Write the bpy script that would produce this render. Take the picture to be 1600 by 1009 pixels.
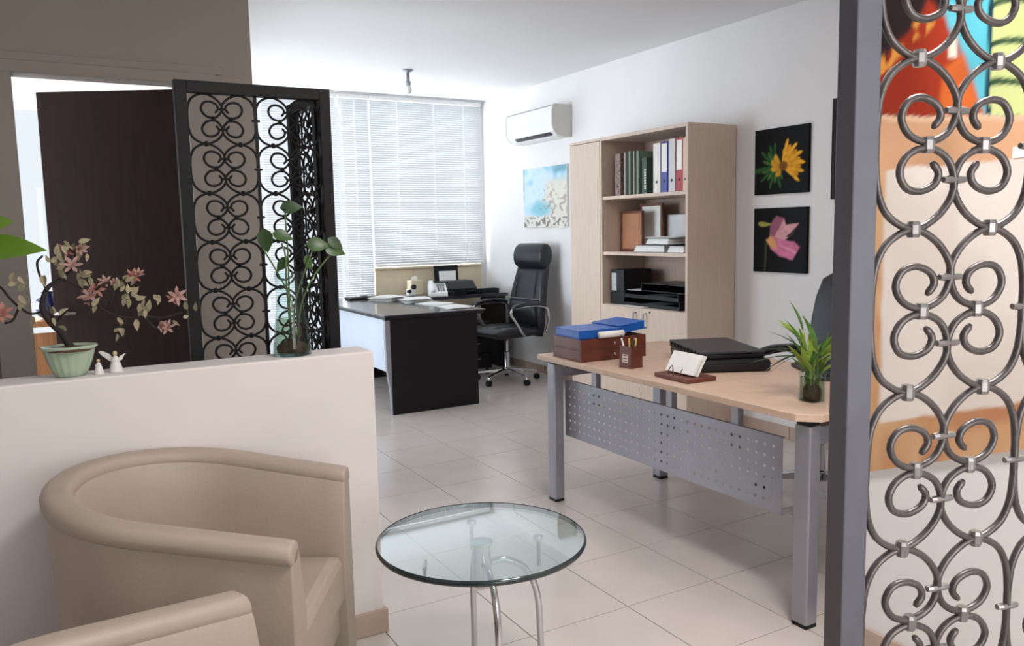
import bpy, bmesh, math, random
import numpy as np
from mathutils import Vector, Matrix
random.seed(7); rng = np.random.default_rng(7)
for o in list(bpy.data.objects): bpy.data.objects.remove(o)
S = bpy.context.scene
COL = S.collection
PI = math.pi
# ------------------------------------------------------------------ camera
YAW, PITCH, ROLL, FPX = math.radians(29.775), math.radians(6.538), math.radians(-1.153), 1266.1
CAM = Vector((0, 0, 1.36))
_f = Vector((math.sin(YAW)*math.cos(PITCH), math.cos(YAW)*math.cos(PITCH), -math.sin(PITCH)))
_r = Vector((math.cos(YAW), -math.sin(YAW), 0)); _u = _r.cross(_f)
_R = _r*math.cos(ROLL) + _u*math.sin(ROLL); _U = -_r*math.sin(ROLL) + _u*math.cos(ROLL)
cd = bpy.data.cameras.new('camera'); cam = bpy.data.objects.new('camera', cd); COL.objects.link(cam)
cd.sensor_width = 36; cd.lens = FPX/1600*36; cd.clip_start = .02; cd.clip_end = 60
cam.matrix_world = Matrix(((_R.x, _U.x, -_f.x, CAM.x), (_R.y, _U.y, -_f.y, CAM.y), (_R.z, _U.z, -_f.z, CAM.z), (0, 0, 0, 1)))
S.camera = cam
def ray(px, py): return _f + _R*((px-800)/FPX) + _U*((504.5-py)/FPX)
def at_z(px, py, z): d = ray(px, py); return CAM + d*((z-CAM.z)/d.z)
def at_x(px, py, x): d = ray(px, py); return CAM + d*(x/d.x)
def at_y(px, py, y): d = ray(px, py); return CAM + d*(y/d.y)
# ------------------------------------------------------------------ light
W = bpy.data.worlds.new('world'); S.world = W; W.use_nodes = True
bg = W.node_tree.nodes['Background']; bg.inputs[0].default_value = (.95, .975, 1, 1); bg.inputs[1].default_value = .9
def area(name, loc, rot, sx, sy, power, col):
    l = bpy.data.lights.new(name, 'AREA'); l.shape = 'RECTANGLE'; l.size = sx; l.size_y = sy; l.energy = power; l.color = col
    o = bpy.data.objects.new(name, l); COL.objects.link(o); o.location = loc; o.rotation_euler = rot; return o
# daylight at the office window, then at unseen windows assumed or added for light
area('daylight_office_window', (2.5, 8.05, 1.45), (math.radians(-90), 0, 0), 3.1, 2.5, 140, (.97, .98, 1))
area('daylight_assumed_side_room_window', (-.75, 8.0, 1.3), (math.radians(-90), 0, 0), 2.0, 2.2, 60, (.95, .98, 1))  # assumed window, makes the door gap bright
area('daylight_added_side_room_glazing', (-2.95, 5.9, 1.35), (0, math.radians(-90), 0), 2.2, 2.8, 235, (.97, .98, 1))  # added unseen source, brightens the office from the left
area('daylight_assumed_entrance_window', (.75, -1.95, 1.45), (math.radians(90), 0, 0), 1.6, 1.7, 42, (1, .93, .87))  # assumed unseen window behind the camera, lights the half wall
V = S.view_settings
S.display_settings.display_device = 'sRGB'
V.view_transform = 'Standard'; V.look = 'None'; V.exposure = 0.12; V.gamma = 1; V.use_curve_mapping = False

# ------------------------------------------------------------------ materials
def lin(c):
    return tuple(((v/255)/12.92 if v/255 <= .04045 else (((v/255)+.055)/1.055)**2.4) for v in c)
MATS = {}
def mat(name, rgb, rough=.5, metal=0, var=.06, scale=8, bump=0, bscale=60, spec=.5, trans=0, stretch=None, coat=0):
    if name in MATS: return MATS[name]
    m = bpy.data.materials.new(name); m.use_nodes = True; nt = m.node_tree; N = nt.nodes; L = nt.links
    b = N['Principled BSDF']; c = lin(rgb)
    b.inputs['Roughness'].default_value = rough; b.inputs['Metallic'].default_value = metal
    b.inputs['Specular IOR Level'].default_value = spec
    if coat: b.inputs['Coat Weight'].default_value = coat; b.inputs['Coat Roughness'].default_value = .05
    tc = N.new('ShaderNodeTexCoord'); src = tc.outputs['Object']
    if stretch:
        mp = N.new('ShaderNodeMapping'); mp.inputs['Scale'].default_value = stretch; L.new(src, mp.inputs[0]); src = mp.outputs[0]
    n = N.new('ShaderNodeTexNoise'); n.inputs['Scale'].default_value = scale; n.inputs['Detail'].default_value = 4; L.new(src, n.inputs['Vector'])
    r = N.new('ShaderNodeValToRGB'); L.new(n.outputs['Fac'], r.inputs[0])
    r.color_ramp.elements[0].position = .3; r.color_ramp.elements[1].position = .7
    r.color_ramp.elements[0].color = tuple(v*(1-var) for v in c)+(1,); r.color_ramp.elements[1].color = tuple(min(1, v*(1+var)) for v in c)+(1,)
    L.new(r.outputs[0], b.inputs['Base Color'])
    if bump:
        n2 = N.new('ShaderNodeTexNoise'); n2.inputs['Scale'].default_value = bscale; n2.inputs['Detail'].default_value = 3; L.new(src, n2.inputs['Vector'])
        bp = N.new('ShaderNodeBump'); bp.inputs['Strength'].default_value = bump; bp.inputs['Distance'].default_value = .004
        L.new(n2.outputs['Fac'], bp.inputs['Height']); L.new(bp.outputs[0], b.inputs['Normal'])
    if trans:
        t = N.new('ShaderNodeBsdfTranslucent'); L.new(r.outputs[0], t.inputs[0]); mx = N.new('ShaderNodeMixShader'); mx.inputs[0].default_value = trans
        L.new(b.outputs[0], mx.inputs[1]); L.new(t.outputs[0], mx.inputs[2]); L.new(mx.outputs[0], N['Material Output'].inputs[0])
    MATS[name] = m; return m
def glassy(name, tint, ior=1.5, rough=0.0):
    if name in MATS: return MATS[name]
    m = bpy.data.materials.new(name); m.use_nodes = True; nt = m.node_tree; N = nt.nodes; L = nt.links
    N.remove(N['Principled BSDF']); t = N.new('ShaderNodeBsdfTransparent'); t.inputs[0].default_value = (*lin(tint), 1)
    g = N.new('ShaderNodeBsdfGlossy'); g.inputs['Roughness'].default_value = rough
    lw = N.new('ShaderNodeLayerWeight'); lw.inputs[0].default_value = .5; pw = N.new('ShaderNodeMath'); pw.operation = 'POWER'; pw.inputs[1].default_value = 5
    L.new(lw.outputs['Facing'], pw.inputs[0]); f0 = ((ior-1)/(ior+1))**2; fr = N.new('ShaderNodeMath'); fr.operation = 'MULTIPLY_ADD'; fr.inputs[1].default_value = 1-f0; fr.inputs[2].default_value = f0
    L.new(pw.outputs[0], fr.inputs[0]); mx = N.new('ShaderNodeMixShader')
    L.new(fr.outputs[0], mx.inputs[0]); L.new(t.outputs[0], mx.inputs[1]); L.new(g.outputs[0], mx.inputs[2])
    L.new(mx.outputs[0], N['Material Output'].inputs[0]); MATS[name] = m; return m
def vcol(name, rough=.6, bump=.3):
    if name in MATS: return MATS[name]
    m = bpy.data.materials.new(name); m.use_nodes = True; nt = m.node_tree; N = nt.nodes; L = nt.links
    a = N.new('ShaderNodeAttribute'); a.attribute_name = 'paint'; b = N['Principled BSDF']; b.inputs['Roughness'].default_value = rough; b.inputs['Specular IOR Level'].default_value = .12
    L.new(a.outputs['Color'], b.inputs['Base Color'])
    n2 = N.new('ShaderNodeTexNoise'); n2.inputs['Scale'].default_value = 90; bp = N.new('ShaderNodeBump'); bp.inputs['Strength'].default_value = bump; bp.inputs['Distance'].default_value = .002
    L.new(n2.outputs['Fac'], bp.inputs['Height']); L.new(bp.outputs[0], b.inputs['Normal'])
    MATS[name] = m; return m

M_WALL = mat('wall_paint', (232, 229, 228), .75, var=.015, scale=3, bump=.05, bscale=120)
M_WALLG = mat('wall_paint_dimmed', (152, 144, 137), .75, var=.02, scale=3, bump=.05, bscale=120)  # darker than the other walls: dim light on the door wall put into the colour
M_CEIL = mat('ceiling_paint', (236, 236, 237), .8, var=.01, scale=2)
M_TILE = mat('floor_tile', (212, 202, 196), .22, var=.035, scale=5, spec=.5)
M_GROUT = mat('grout', (126, 116, 110), .9)
M_SKIRT = mat('skirting_tile', (188, 165, 150), .4, var=.06, scale=12)
M_IRON = mat('black_iron', (9, 9, 11), .55, 0, spec=.25, var=.2, scale=30, bump=.2)
M_IRON2 = mat('grey_wrought_iron', (104, 98, 97), .38, .75, var=.25, scale=25, bump=.25, bscale=80)
M_POST = mat('painted_steel_post', (104, 104, 114), .4, .2, var=.08, scale=15)
M_DOOR = mat('wenge_door', (36, 17, 13), .65, spec=.2, var=.25, scale=10, stretch=(6, 6, .6))
M_LEATH = mat('beige_leatherette', (166, 152, 139), .5, var=.04, scale=8, bump=.12, bscale=140)
M_GLASS = glassy('clear_glass', (236, 247, 245))
M_TGLASS = glassy('table_glass', (238, 246, 245), 3.1)
M_PANE = glassy('window_glass', (250, 253, 255), 1.25)
M_EDGE = mat('dark_glass_edge', (20, 40, 42), .12, var=.1, spec=.8)
M_CHROME = mat('chrome', (205, 205, 208), .12, 1, var=.05)
M_SILVER = mat('silver_lacquer', (158, 158, 166), .38, .55, var=.04, scale=10)
M_DESK = mat('maple_laminate', (205, 176, 155), .42, var=.07, scale=9, stretch=(7, 1, 7))
M_CAB = mat('cabinet_laminate', (206, 186, 170), .5, var=.05, scale=9, stretch=(7, 7, .8))
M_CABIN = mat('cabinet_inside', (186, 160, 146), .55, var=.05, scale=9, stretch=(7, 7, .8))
M_BLACK = mat('black_plastic', (14, 14, 17), .45, spec=.35, var=.15)
M_BLKWD = mat('black_wood', (14, 13, 16), .5, spec=.3, var=.2, scale=9, stretch=(1, 6, 6))
M_BLKLTH = mat('black_leather', (24, 25, 31), .38, var=.12, scale=14, bump=.15, bscale=90)
M_DGLOSS = mat('dark_desk_top', (52, 50, 58), .22, var=.1, scale=9, stretch=(6, 1, 6), coat=.3)
M_WHITE = mat('white_plastic', (232, 232, 230), .4, var=.02)
M_PAPER = mat('paper', (238, 236, 232), .7, var=.03, scale=20)
M_SLAT = mat('blind_slat', (206, 208, 210), .55, var=.01, trans=.07)
M_CORD = mat('blind_cord', (250, 250, 250), .6, var=.01, trans=.5)
M_FRAME = mat('white_window_frame', (236, 236, 234), .4, var=.01)
M_MARBLE = mat('beige_marble', (221, 204, 176), .35, var=.07, scale=6)
M_BROWN = mat('brown_leather_tray', (98, 50, 36), .38, var=.18, scale=14, bump=.1)
M_BLUE = mat('blue_cardboard', (24, 92, 178), .35, var=.12, scale=10)
M_LEAF = mat('green_leaf', (74, 116, 44), .4, var=.25, scale=25, trans=.25)
M_LEAFD = mat('dark_green_leaf', (48, 76, 40), .4, var=.25, scale=25, trans=.2)
M_LEAFY = mat('yellow_green_leaf', (148, 172, 72), .4, var=.2, scale=25, trans=.3)
M_STEM = mat('plant_stem', (86, 108, 60), .5, var=.15, scale=25)
M_ROOT = mat('roots_and_soil', (78, 48, 36), .7, var=.45, scale=50, bump=.5)
M_BARK = mat('bonsai_bark', (36, 28, 25), .8, var=.3, scale=40, bump=.5)
M_PETAL = mat('pink_petal', (192, 156, 148), .6, var=.2, scale=40, trans=.25)
M_PETAL2 = mat('coral_petal', (186, 130, 116), .6, var=.2, scale=40, trans=.25)
M_BUDLEAF = mat('pale_leaf', (176, 164, 136), .6, var=.2, scale=40, trans=.2)
M_CELADON = mat('celadon_ceramic', (166, 184, 162), .3, var=.08, scale=12)
M_PORC = mat('white_porcelain', (226, 222, 220), .3, var=.03)
M_WOOD = mat('orange_wood', (190, 136, 92), .5, var=.15, scale=10, stretch=(6, 6, .7))
M_FRW = mat('frame_wood', (104, 58, 38), .45, var=.2, scale=14)
M_CANVAS = mat('canvas_black', (8, 7, 8), .7, spec=.1, var=.1)
M_CANVW = mat('canvas_white', (226, 224, 220), .7, var=.03)
M_CREAM = mat('cream_plastic', (228, 214, 182), .5, var=.05)
M_WATER = glassy('water', (214, 220, 206), 1.2)
M_COBALT = mat('cobalt_glaze', (24, 40, 92), .12, var=.2, spec=.8)
M_PENCIL = mat('pencil_yellow', (214, 176, 96), .5, var=.1)

# ------------------------------------------------------------------ mesh helpers
class MB:
    def __init__(s): s.v = []; s.f = []
    def add(s, vs, fs):
        n = len(s.v); s.v += [tuple(v) for v in vs]; s.f += [tuple(i+n for i in f) for f in fs]; return s
    def box(s, x0, x1, y0, y1, z0, z1):
        return s.add([(x0, y0, z0), (x1, y0, z0), (x1, y1, z0), (x0, y1, z0), (x0, y0, z1), (x1, y0, z1), (x1, y1, z1), (x0, y1, z1)],
                     [(3, 2, 1, 0), (4, 5, 6, 7), (0, 1, 5, 4), (1, 2, 6, 5), (2, 3, 7, 6), (3, 0, 4, 7)])
    def obox(s, c, ax, ay, az):            # oriented box: centre and three half vectors
        c, ax, ay, az = map(Vector, (c, ax, ay, az)); P = []
        for k in (-1, 1):
            for a, b in ((-1, -1), (1, -1), (1, 1), (-1, 1)): P.append(c+ax*a+ay*b+az*k)
        return s.add(P, [(3, 2, 1, 0), (4, 5, 6, 7), (0, 1, 5, 4), (1, 2, 6, 5), (2, 3, 7, 6), (3, 0, 4, 7)])
    def loft(s, secs, caps=True, closed=True):
        n = len(secs[0]); vs = [p for q in secs for p in q]; fs = []
        for i in range(len(secs)-1):
            for j in range(n if closed else n-1):
                k = (j+1) % n; fs.append((i*n+j, i*n+k, (i+1)*n+k, (i+1)*n+j))
        if caps and closed: fs.append(tuple(range(n-1, -1, -1))); fs.append(tuple((len(secs)-1)*n+j for j in range(n)))
        return s.add(vs, fs)
    def tube(s, pts, rad, n=8, caps=True):
        pts = [Vector(p) for p in pts]; rads = rad if isinstance(rad, (list, tuple)) else [rad]*len(pts); secs = []; prev = None
        for i, p in enumerate(pts):
            t = (pts[min(i+1, len(pts)-1)]-pts[max(i-1, 0)]).normalized()
            if prev is None: a = t.orthogonal().normalized()
            else: a = (prev - t*prev.dot(t)); a = a.normalized() if a.length > 1e-6 else t.orthogonal().normalized()
            prev = a; b = t.cross(a)
            secs.append([p+(a*math.cos(2*PI*k/n)+b*math.sin(2*PI*k/n))*rads[i] for k in range(n)])
        return s.loft(secs, caps)
    def lathe(s, prof, n=24, c=(0, 0, 0), caps=True):   # prof: (r,z)
        return s.loft([[(c[0]+r*math.cos(2*PI*k/n), c[1]+r*math.sin(2*PI*k/n), c[2]+z) for k in range(n)] for r, z in prof], caps)
    def prism(s, poly, axis, a, b):        # poly in the two other axes, in order
        def P(u, v, w): return {'x': (w, u, v), 'y': (u, w, v), 'z': (u, v, w)}[axis]
        return s.loft([[P(u, v, a) for u, v in poly], [P(u, v, b) for u, v in poly]])
    def mesh(s, name):
        m = bpy.data.meshes.new(name); m.from_pydata(s.v, [], s.f); m.validate()
        b = bmesh.new(); b.from_mesh(m); bmesh.ops.recalc_face_normals(b, faces=b.faces); b.to_mesh(m); b.free(); return m
def root_inv(p):
    while p is not None and p.parent: p = p.parent
    if p is None: return None
    return (Matrix.Translation(p.location) @ Matrix.Rotation(p.rotation_euler.z, 4, 'Z')).inverted()
def part(name, mb, m, parent=None, bevel=0, seg=2, smooth=False, sub=0, world=True, label=None):
    me = mb.mesh(name) if isinstance(mb, MB) else mb
    if isinstance(mb, MB):
        if world and parent is not None: me.transform(root_inv(parent))
        if smooth:
            for p in me.polygons: p.use_smooth = True
        me.materials.append(m)
    o = bpy.data.objects.new(name, me); COL.objects.link(o)
    if parent is not None: o.parent = parent
    if bevel:
        md = o.modifiers.new('bevel', 'BEVEL'); md.width = bevel; md.segments = seg; md.limit_method = 'ANGLE'; md.angle_limit = math.radians(40)
        if hasattr(md, 'use_clamp_overlap'): md.use_clamp_overlap = True
    if sub: md = o.modifiers.new('sub', 'SUBSURF'); md.levels = sub; md.render_levels = sub
    if label: o['label'] = label
    return o
def tag(o, label, cat, group=None):
    o['label'] = label; o['category'] = cat
    if group: o['group'] = group
    return o
def thing(name, label, cat, loc=(0, 0, 0), rotz=0, group=None):
    o = bpy.data.objects.new(name, None); COL.objects.link(o); o.location = loc; o.rotation_euler = (0, 0, rotz); o.empty_display_size = .05
    return tag(o, label, cat, group)
def struct(name, mb, m, bevel=0, **k):
    o = part(name, mb, m, None, bevel, **k); o['kind'] = 'structure'; return o
def sroot(name, loc=(0, 0, 0)):
    o = bpy.data.objects.new(name, None); COL.objects.link(o); o.location = loc; o['kind'] = 'structure'; return o
def crom(P, n=6):
    P = [Vector(p) for p in P]; Q = [P[0]*2-P[1]]+P+[P[-1]*2-P[-2]]; out = []
    for i in range(1, len(Q)-2):
        a, b, c, d = Q[i-1:i+3]
        for k in range(n):
            t = k/n; out.append(.5*((2*b)+(c-a)*t+(2*a-5*b+4*c-d)*t*t+(3*b-a-3*c+d)*t**3))
    out.append(P[-1]); return out
def rrect(w, h, r, n=4):                    # rounded rectangle outline, centred
    out = []
    for cx, cy, a0 in ((w/2-r, h/2-r, 0), (-w/2+r, h/2-r, 90), (-w/2+r, -h/2+r, 180), (w/2-r, -h/2+r, 270)):
        for k in range(n+1): a = math.radians(a0+90*k/n); out.append((cx+r*math.cos(a), cy+r*math.sin(a)))
    return out

# ------------------------------------------------------------------ room shell
XR, YF, ZC, YD, XN, YJ = 4.03, 7.58, 2.68, 4.10, 2.18, 1.60
XL, YB = -2.6, -1.8
fl = struct('floor', MB().box(XL-.2, XR+.2, YB-.2, YF+.2, -.08, -.004), M_GROUT)
T = .408; TX0, TY0 = 1.733, 2.228
tm = MB().box(-.2022, .2022, -.2022, .2022, -.004, 0).mesh('tile')
tm.materials.append(M_TILE)
rest = MB()
for i in range(-11, 7):
    for j in range(-11, 15):
        cx, cy = TX0+(i+.5)*T, TY0+(j+.5)*T
        if cx < XL or cx > XR+.1 or cy < YB or cy > YF+.1: continue
        if cx > .15 and cy > .9:
            o = bpy.data.objects.new('tile', tm); COL.objects.link(o); o.parent = fl; o.location = (cx, cy, 0)
        else: rest.box(cx-.2022, cx+.2022, cy-.2022, cy+.2022, -.004, 0)
o = part('tile_field', rest, M_TILE, fl); o['kind'] = 'stuff'
struct('ceiling', MB().box(XL-.2, XR+.2, YB-.2, YF+.2, ZC, ZC+.12), M_CEIL)
struct('wall_right', MB().box(XR, XR+.15, YJ-.1, YF+.2, 0, ZC), M_WALL)
struct('wall_right_near', MB().box(XN, XR+.15, YB-.1, YJ, 0, ZC), M_WALL)
struct('wall_left', MB().box(XL-.15, XL, YB-.2, 4.5, 0, ZC).box(XL-.15, XL, 7.3, YF+.2, 0, ZC).box(XL-.15, XL, 4.5, 7.3, 0, .2).box(XL-.15, XL, 4.5, 7.3, 2.45, ZC), M_WALL)  # opening for the added side room window
struct('wall_back', MB().box(XL, -.1, YB-.15, YB, 0, ZC).box(1.6, XN, YB-.15, YB, 0, ZC).box(-.1, 1.6, YB-.15, YB, 0, .55).box(-.1, 1.6, YB-.15, YB, 2.4, ZC), M_WALL)  # opening for the assumed window behind the camera
# far wall: balcony door and window of the office, assumed window of the side room
struct('wall_window', MB().box(XL, -1.8, YF, YF+.2, 0, ZC).box(-1.8, .3, YF, YF+.2, 0, .2).box(-1.8, .3, YF, YF+.2, 2.45, ZC).box(.3, 1.05, YF, YF+.2, 0, ZC)
       .box(1.05, 3.97, YF, YF+.2, 2.62, ZC).box(3.97, XR, YF, YF+.2, 0, ZC).box(2.79, 3.97, YF, YF+.2, 0, 1.0).box(1.05, 2.79, YF, YF+.2, 0, .06), M_WALL)
struct('wall_side_room', MB().box(.81, .93, YD+.12, 4.7, 0, ZC).box(.81, .93, 7.3, YF, 0, ZC).box(.81, .93, 4.7, 7.3, 0, .25).box(.81, .93, 4.7, 7.3, 2.5, ZC), M_WALL)  # opening for the added glazing that lets side room light through
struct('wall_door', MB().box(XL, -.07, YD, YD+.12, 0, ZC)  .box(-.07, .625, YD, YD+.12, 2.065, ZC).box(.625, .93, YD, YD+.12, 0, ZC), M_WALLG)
# casing around the door
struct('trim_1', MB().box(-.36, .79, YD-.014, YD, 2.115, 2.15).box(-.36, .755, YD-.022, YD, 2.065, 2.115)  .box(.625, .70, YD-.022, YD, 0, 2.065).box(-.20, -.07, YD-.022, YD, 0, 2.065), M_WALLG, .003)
# partition (half height) with skirting
HWX, HWY0, HWY1, HWZ = .918, 2.53, 2.675, .973
struct('wall_partition', MB().box(XL, HWX, HWY0, HWY1, 0, HWZ), mat('partition_paint', (226, 219, 217), .7, var=.015, scale=4, bump=.04, bscale=120), .006)
bb = sroot('baseboard_partition', (.5, HWY0, 0))
x = HWX+.012
for k in range(7): part('skirting_tile', MB().box(x-.404, x, HWY0-.012, HWY0, .001, .082), M_SKIRT, bb, .0015); x -= .408
for k in range(1): part('skirting_tile', MB().box(HWX, HWX+.012, HWY0+.002, HWY1, .001, .082), M_SKIRT, bb, .0015)
bb = sroot('baseboard_right', (XN, 0, 0))
y = YJ
for k in range(8): part('skirting_tile', MB().box(XN-.012, XN, y-.404, y, .001, .082), M_SKIRT, bb, .0015); y -= .408
bb = sroot('baseboard_far', (XR, 3, 0))
y = YF
for k in range(14): part('skirting_tile', MB().box(XR-.012, XR, y-.404, y, .001, .082), M_SKIRT, bb, .0015); y -= .408
# window units
def window(n, x0, x1, z0, z1, y0, y1, cols):
    w = sroot('window_%d' % n, ((x0+x1)/2, (y0+y1)/2, z0)); t = .05
    part('window_frame', MB().box(x0, x1, y0, y1, z0, z0+t).box(x0, x1, y0, y1, z1-t, z1).box(x0, x0+t, y0, y1, z0+t, z1-t).box(x1-t, x1, y0, y1, z0+t, z1-t), M_FRAME, w, .004)
    step = (x1-x0-2*t)/cols
    for k in range(cols):
        a = x0+t+k*step
        if k: part('mullion', MB().box(a-.025, a+.025, y0, y1, z0+t, z1-t), M_FRAME, w, .004)
        part('pane', MB().box(a+(.025 if k else 0), a+step-(.025 if k < cols-1 else 0), (y0+y1)/2-.003, (y0+y1)/2+.003, z0+t, z1-t), M_PANE, w)
    return w
window(1, 1.05, 2.79, .06, 2.62, YF+.1, YF+.15, 2)
window(2, 2.79, 3.97, 1.0, 2.62, YF+.1, YF+.15, 2)
window(3, -1.8, .3, .2, 2.45, YF+.08, YF+.14, 3)  # assumed side room window
window(4, -.1, 1.6, .55, 2.4, YB-.1, YB-.05, 3)  # assumed entrance window, unseen behind the camera
def window_y(n, y0, y1, z0, z1, x0, x1, cols):
    w = sroot('window_%d' % n, ((x0+x1)/2, (y0+y1)/2, z0)); t = .05
    part('window_frame', MB().box(x0, x1, y0, y1, z0, z0+t).box(x0, x1, y0, y1, z1-t, z1).box(x0, x1, y0, y0+t, z0+t, z1-t).box(x0, x1, y1-t, y1, z0+t, z1-t), M_FRAME, w, .004)
    step = (y1-y0-2*t)/cols
    for k in range(cols):
        a = y0+t+k*step
        if k: part('mullion', MB().box(x0, x1, a-.025, a+.025, z0+t, z1-t), M_FRAME, w, .004)
        part('pane', MB().box((x0+x1)/2-.003, (x0+x1)/2+.003, a+(.025 if k else 0), a+step-(.025 if k < cols-1 else 0), z0+t, z1-t), M_PANE, w)
window_y(5, 4.5, 7.3, .2, 2.45, XL-.1, XL-.05, 3)  # added side room window, unseen, there for its light
window_y(6, 4.7, 7.3, .25, 2.5, .85, .90, 3)  # added inner glazing, unseen, passes light into the office
# beige marble lining below the window
cl = sroot('trim_2', (3.4, YF, .5))
for a, b in ((2.795, 3.195), (3.2, 3.47), (3.475, 3.965)): part('marble_panel', MB().box(a, b, YF-.012, YF, .12, .995), M_MARBLE, cl, .002)
struct('trim_3', MB().box(2.78, 3.97, YF-.04, YF+.1, .998, 1.018), M_MARBLE, .003)
# open door of the side room: hinged on the right, swung away
HX, HY = .615, YD+.06
dr = sroot('door_1', (HX, HY, 0)); ang = math.radians(30)
du, dn = Vector((-math.cos(ang), math.sin(ang), 0)), Vector((math.sin(ang), math.cos(ang), 0))
c = Vector((HX, HY, 0))+du*.345
leaf = part('door_leaf', MB().obox(c+dn*.02+Vector((0, 0, 1.03)), du*.345, dn*.02, (0, 0, 1.02)), M_DOOR, dr, .003)
h = Vector((HX, HY, 0))+du*.655+Vector((0, 0, 1.005))
part('door_handle', MB().tube([h-dn*.0, h-dn*.05, h-dn*.05-du*.1], .009).lathe([(.022, 0), (.022, .001)], 12, h-dn*.002), mat('dull_steel', (150, 140, 134), .4, .6), dr, smooth=True)

# ------------------------------------------------------------------ venetian blinds
def blind(x0, x1, z0, z1, label, cords, yb=YF-.045):
    t = thing('venetian_blind', label, 'blind', ((x0+x1)/2, yb, z0), 0, 'white venetian blinds on the far windows')
    part('head_rail', MB().box(x0, x1, yb-.022, yb+.022, z1-.035, z1), M_FRAME, t, .003)
    sl = MB(); z = z1-.05; a = math.radians(57); n = 3
    while z > z0+.03:
        dy, dz = .0125*math.cos(a), .0125*math.sin(a); nx, nz = math.sin(a), math.cos(a); P = []
        for xx in (x0+.006, x1-.006):
            for k in range(n+1):
                s = -1+2*k/n; cr = .0016*(1-s*s); P.append((xx, yb+s*dy-nx*cr, z+s*dz*-1+nz*cr*-1))
        sl.add(P, [(k, k+1, n+2+k, n+1+k) for k in range(n)]); z -= .0215
    o = part('slats', sl, M_SLAT, t, smooth=True); o['kind'] = 'stuff'
    part('bottom_rail', MB().box(x0+.004, x1-.004, yb-.012, yb+.012, z0, z0+.018), M_FRAME, t, .003)
    for cx in cords: part('ladder_tape', MB().box(cx-.004, cx+.004, yb-.0175, yb-.0165, z0+.01, z1-.03), M_CORD, t)
    return t
b1 = blind(1.06, 2.455, .12, 2.66, 'white venetian blind behind the black scroll screen, lowered below desk height', (1.4, 1.76, 2.1))
b2 = blind(2.475, 2.775, .70, 2.66, 'narrow white venetian blind strip reaching the black desk top, left of the wide blind', (2.63,))
b3 = blind(2.785, 3.985, 1.03, 2.66, 'wide white venetian blind hanging above the beige marble panels', (3.06, 3.45, 3.78))
part('tilt_wand', MB().tube([(2.50, YF-.07, 2.6), (2.505, YF-.075, 1.7), (2.51, YF-.07, .85)], .004, 6), M_WHITE, b2)

# ------------------------------------------------------------------ ceiling lamp
lp = at_z(637, 109, ZC)
t = thing('ceiling_lamp', 'small bare bulb lamp holder on the ceiling in front of the window', 'lamp', (lp.x, lp.y, ZC))
part('ceiling_rose', MB().lathe([(.04, 0), (.04, -.012), (.018, -.022)], 16, lp), M_SILVER, t, smooth=True)
part('lamp_holder', MB().lathe([(.012, -.02), (.014, -.09), (.022, -.095), (.022, -.12)], 14, lp), M_SILVER, t, smooth=True)
part('bulb', MB().lathe([(.014, -.12), (.026, -.14), (.03, -.16), (.024, -.185), (.006, -.195)], 14, lp), mat('opal_bulb', (235, 235, 232), .3), t, smooth=True)

# assumed square ceiling panel lamp of the near room and an added one above the maple desk (both above the picture)
M_OPAL = bpy.data.materials.new('added_lit_opal_panel'); M_OPAL.use_nodes = True
M_OPAL.node_tree.nodes['Principled BSDF'].inputs['Base Color'].default_value = (.9, .9, .88, 1)
M_OPAL.node_tree.nodes['Principled BSDF'].inputs['Emission Color'].default_value = (1, .95, .9, 1); M_OPAL.node_tree.nodes['Principled BSDF'].inputs['Emission Strength'].default_value = 2
def added_panel_lamp(x, y, power, col, label):
    t = thing('added_ceiling_panel_lamp', label, 'lamp', (x, y, ZC), 0, 'assumed or added square ceiling panel lamps'); q = .3
    part('frame', MB().box(x-q, x+q, y-q, y-q+.02, ZC-.04, ZC).box(x-q, x+q, y+q-.02, y+q, ZC-.04, ZC).box(x-q, x-q+.02, y-q+.02, y+q-.02, ZC-.04, ZC).box(x+q-.02, x+q, y-q+.02, y+q-.02, ZC-.04, ZC), M_WHITE, t)
    part('diffuser', MB().box(x-q+.02, x+q-.02, y-q+.02, y+q-.02, ZC-.03, ZC-.02), M_OPAL, t)
    area('added_panel_lamp_light', (x, y, ZC-.045), (0, 0, 0), .56, .56, power, col).parent = None
added_panel_lamp(1.35, .75, 37, (1, .965, .945), 'assumed unseen square lit ceiling panel above the beige armchairs')  # assumed unseen lamp, read off the light on rims and half wall
added_panel_lamp(2.35, 2.75, 9, (1, .96, .94), 'added square ceiling panel brightening the maple desk and cabinet side')  # added unseen lamp, lifts the cabinet side and the maple desk

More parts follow.
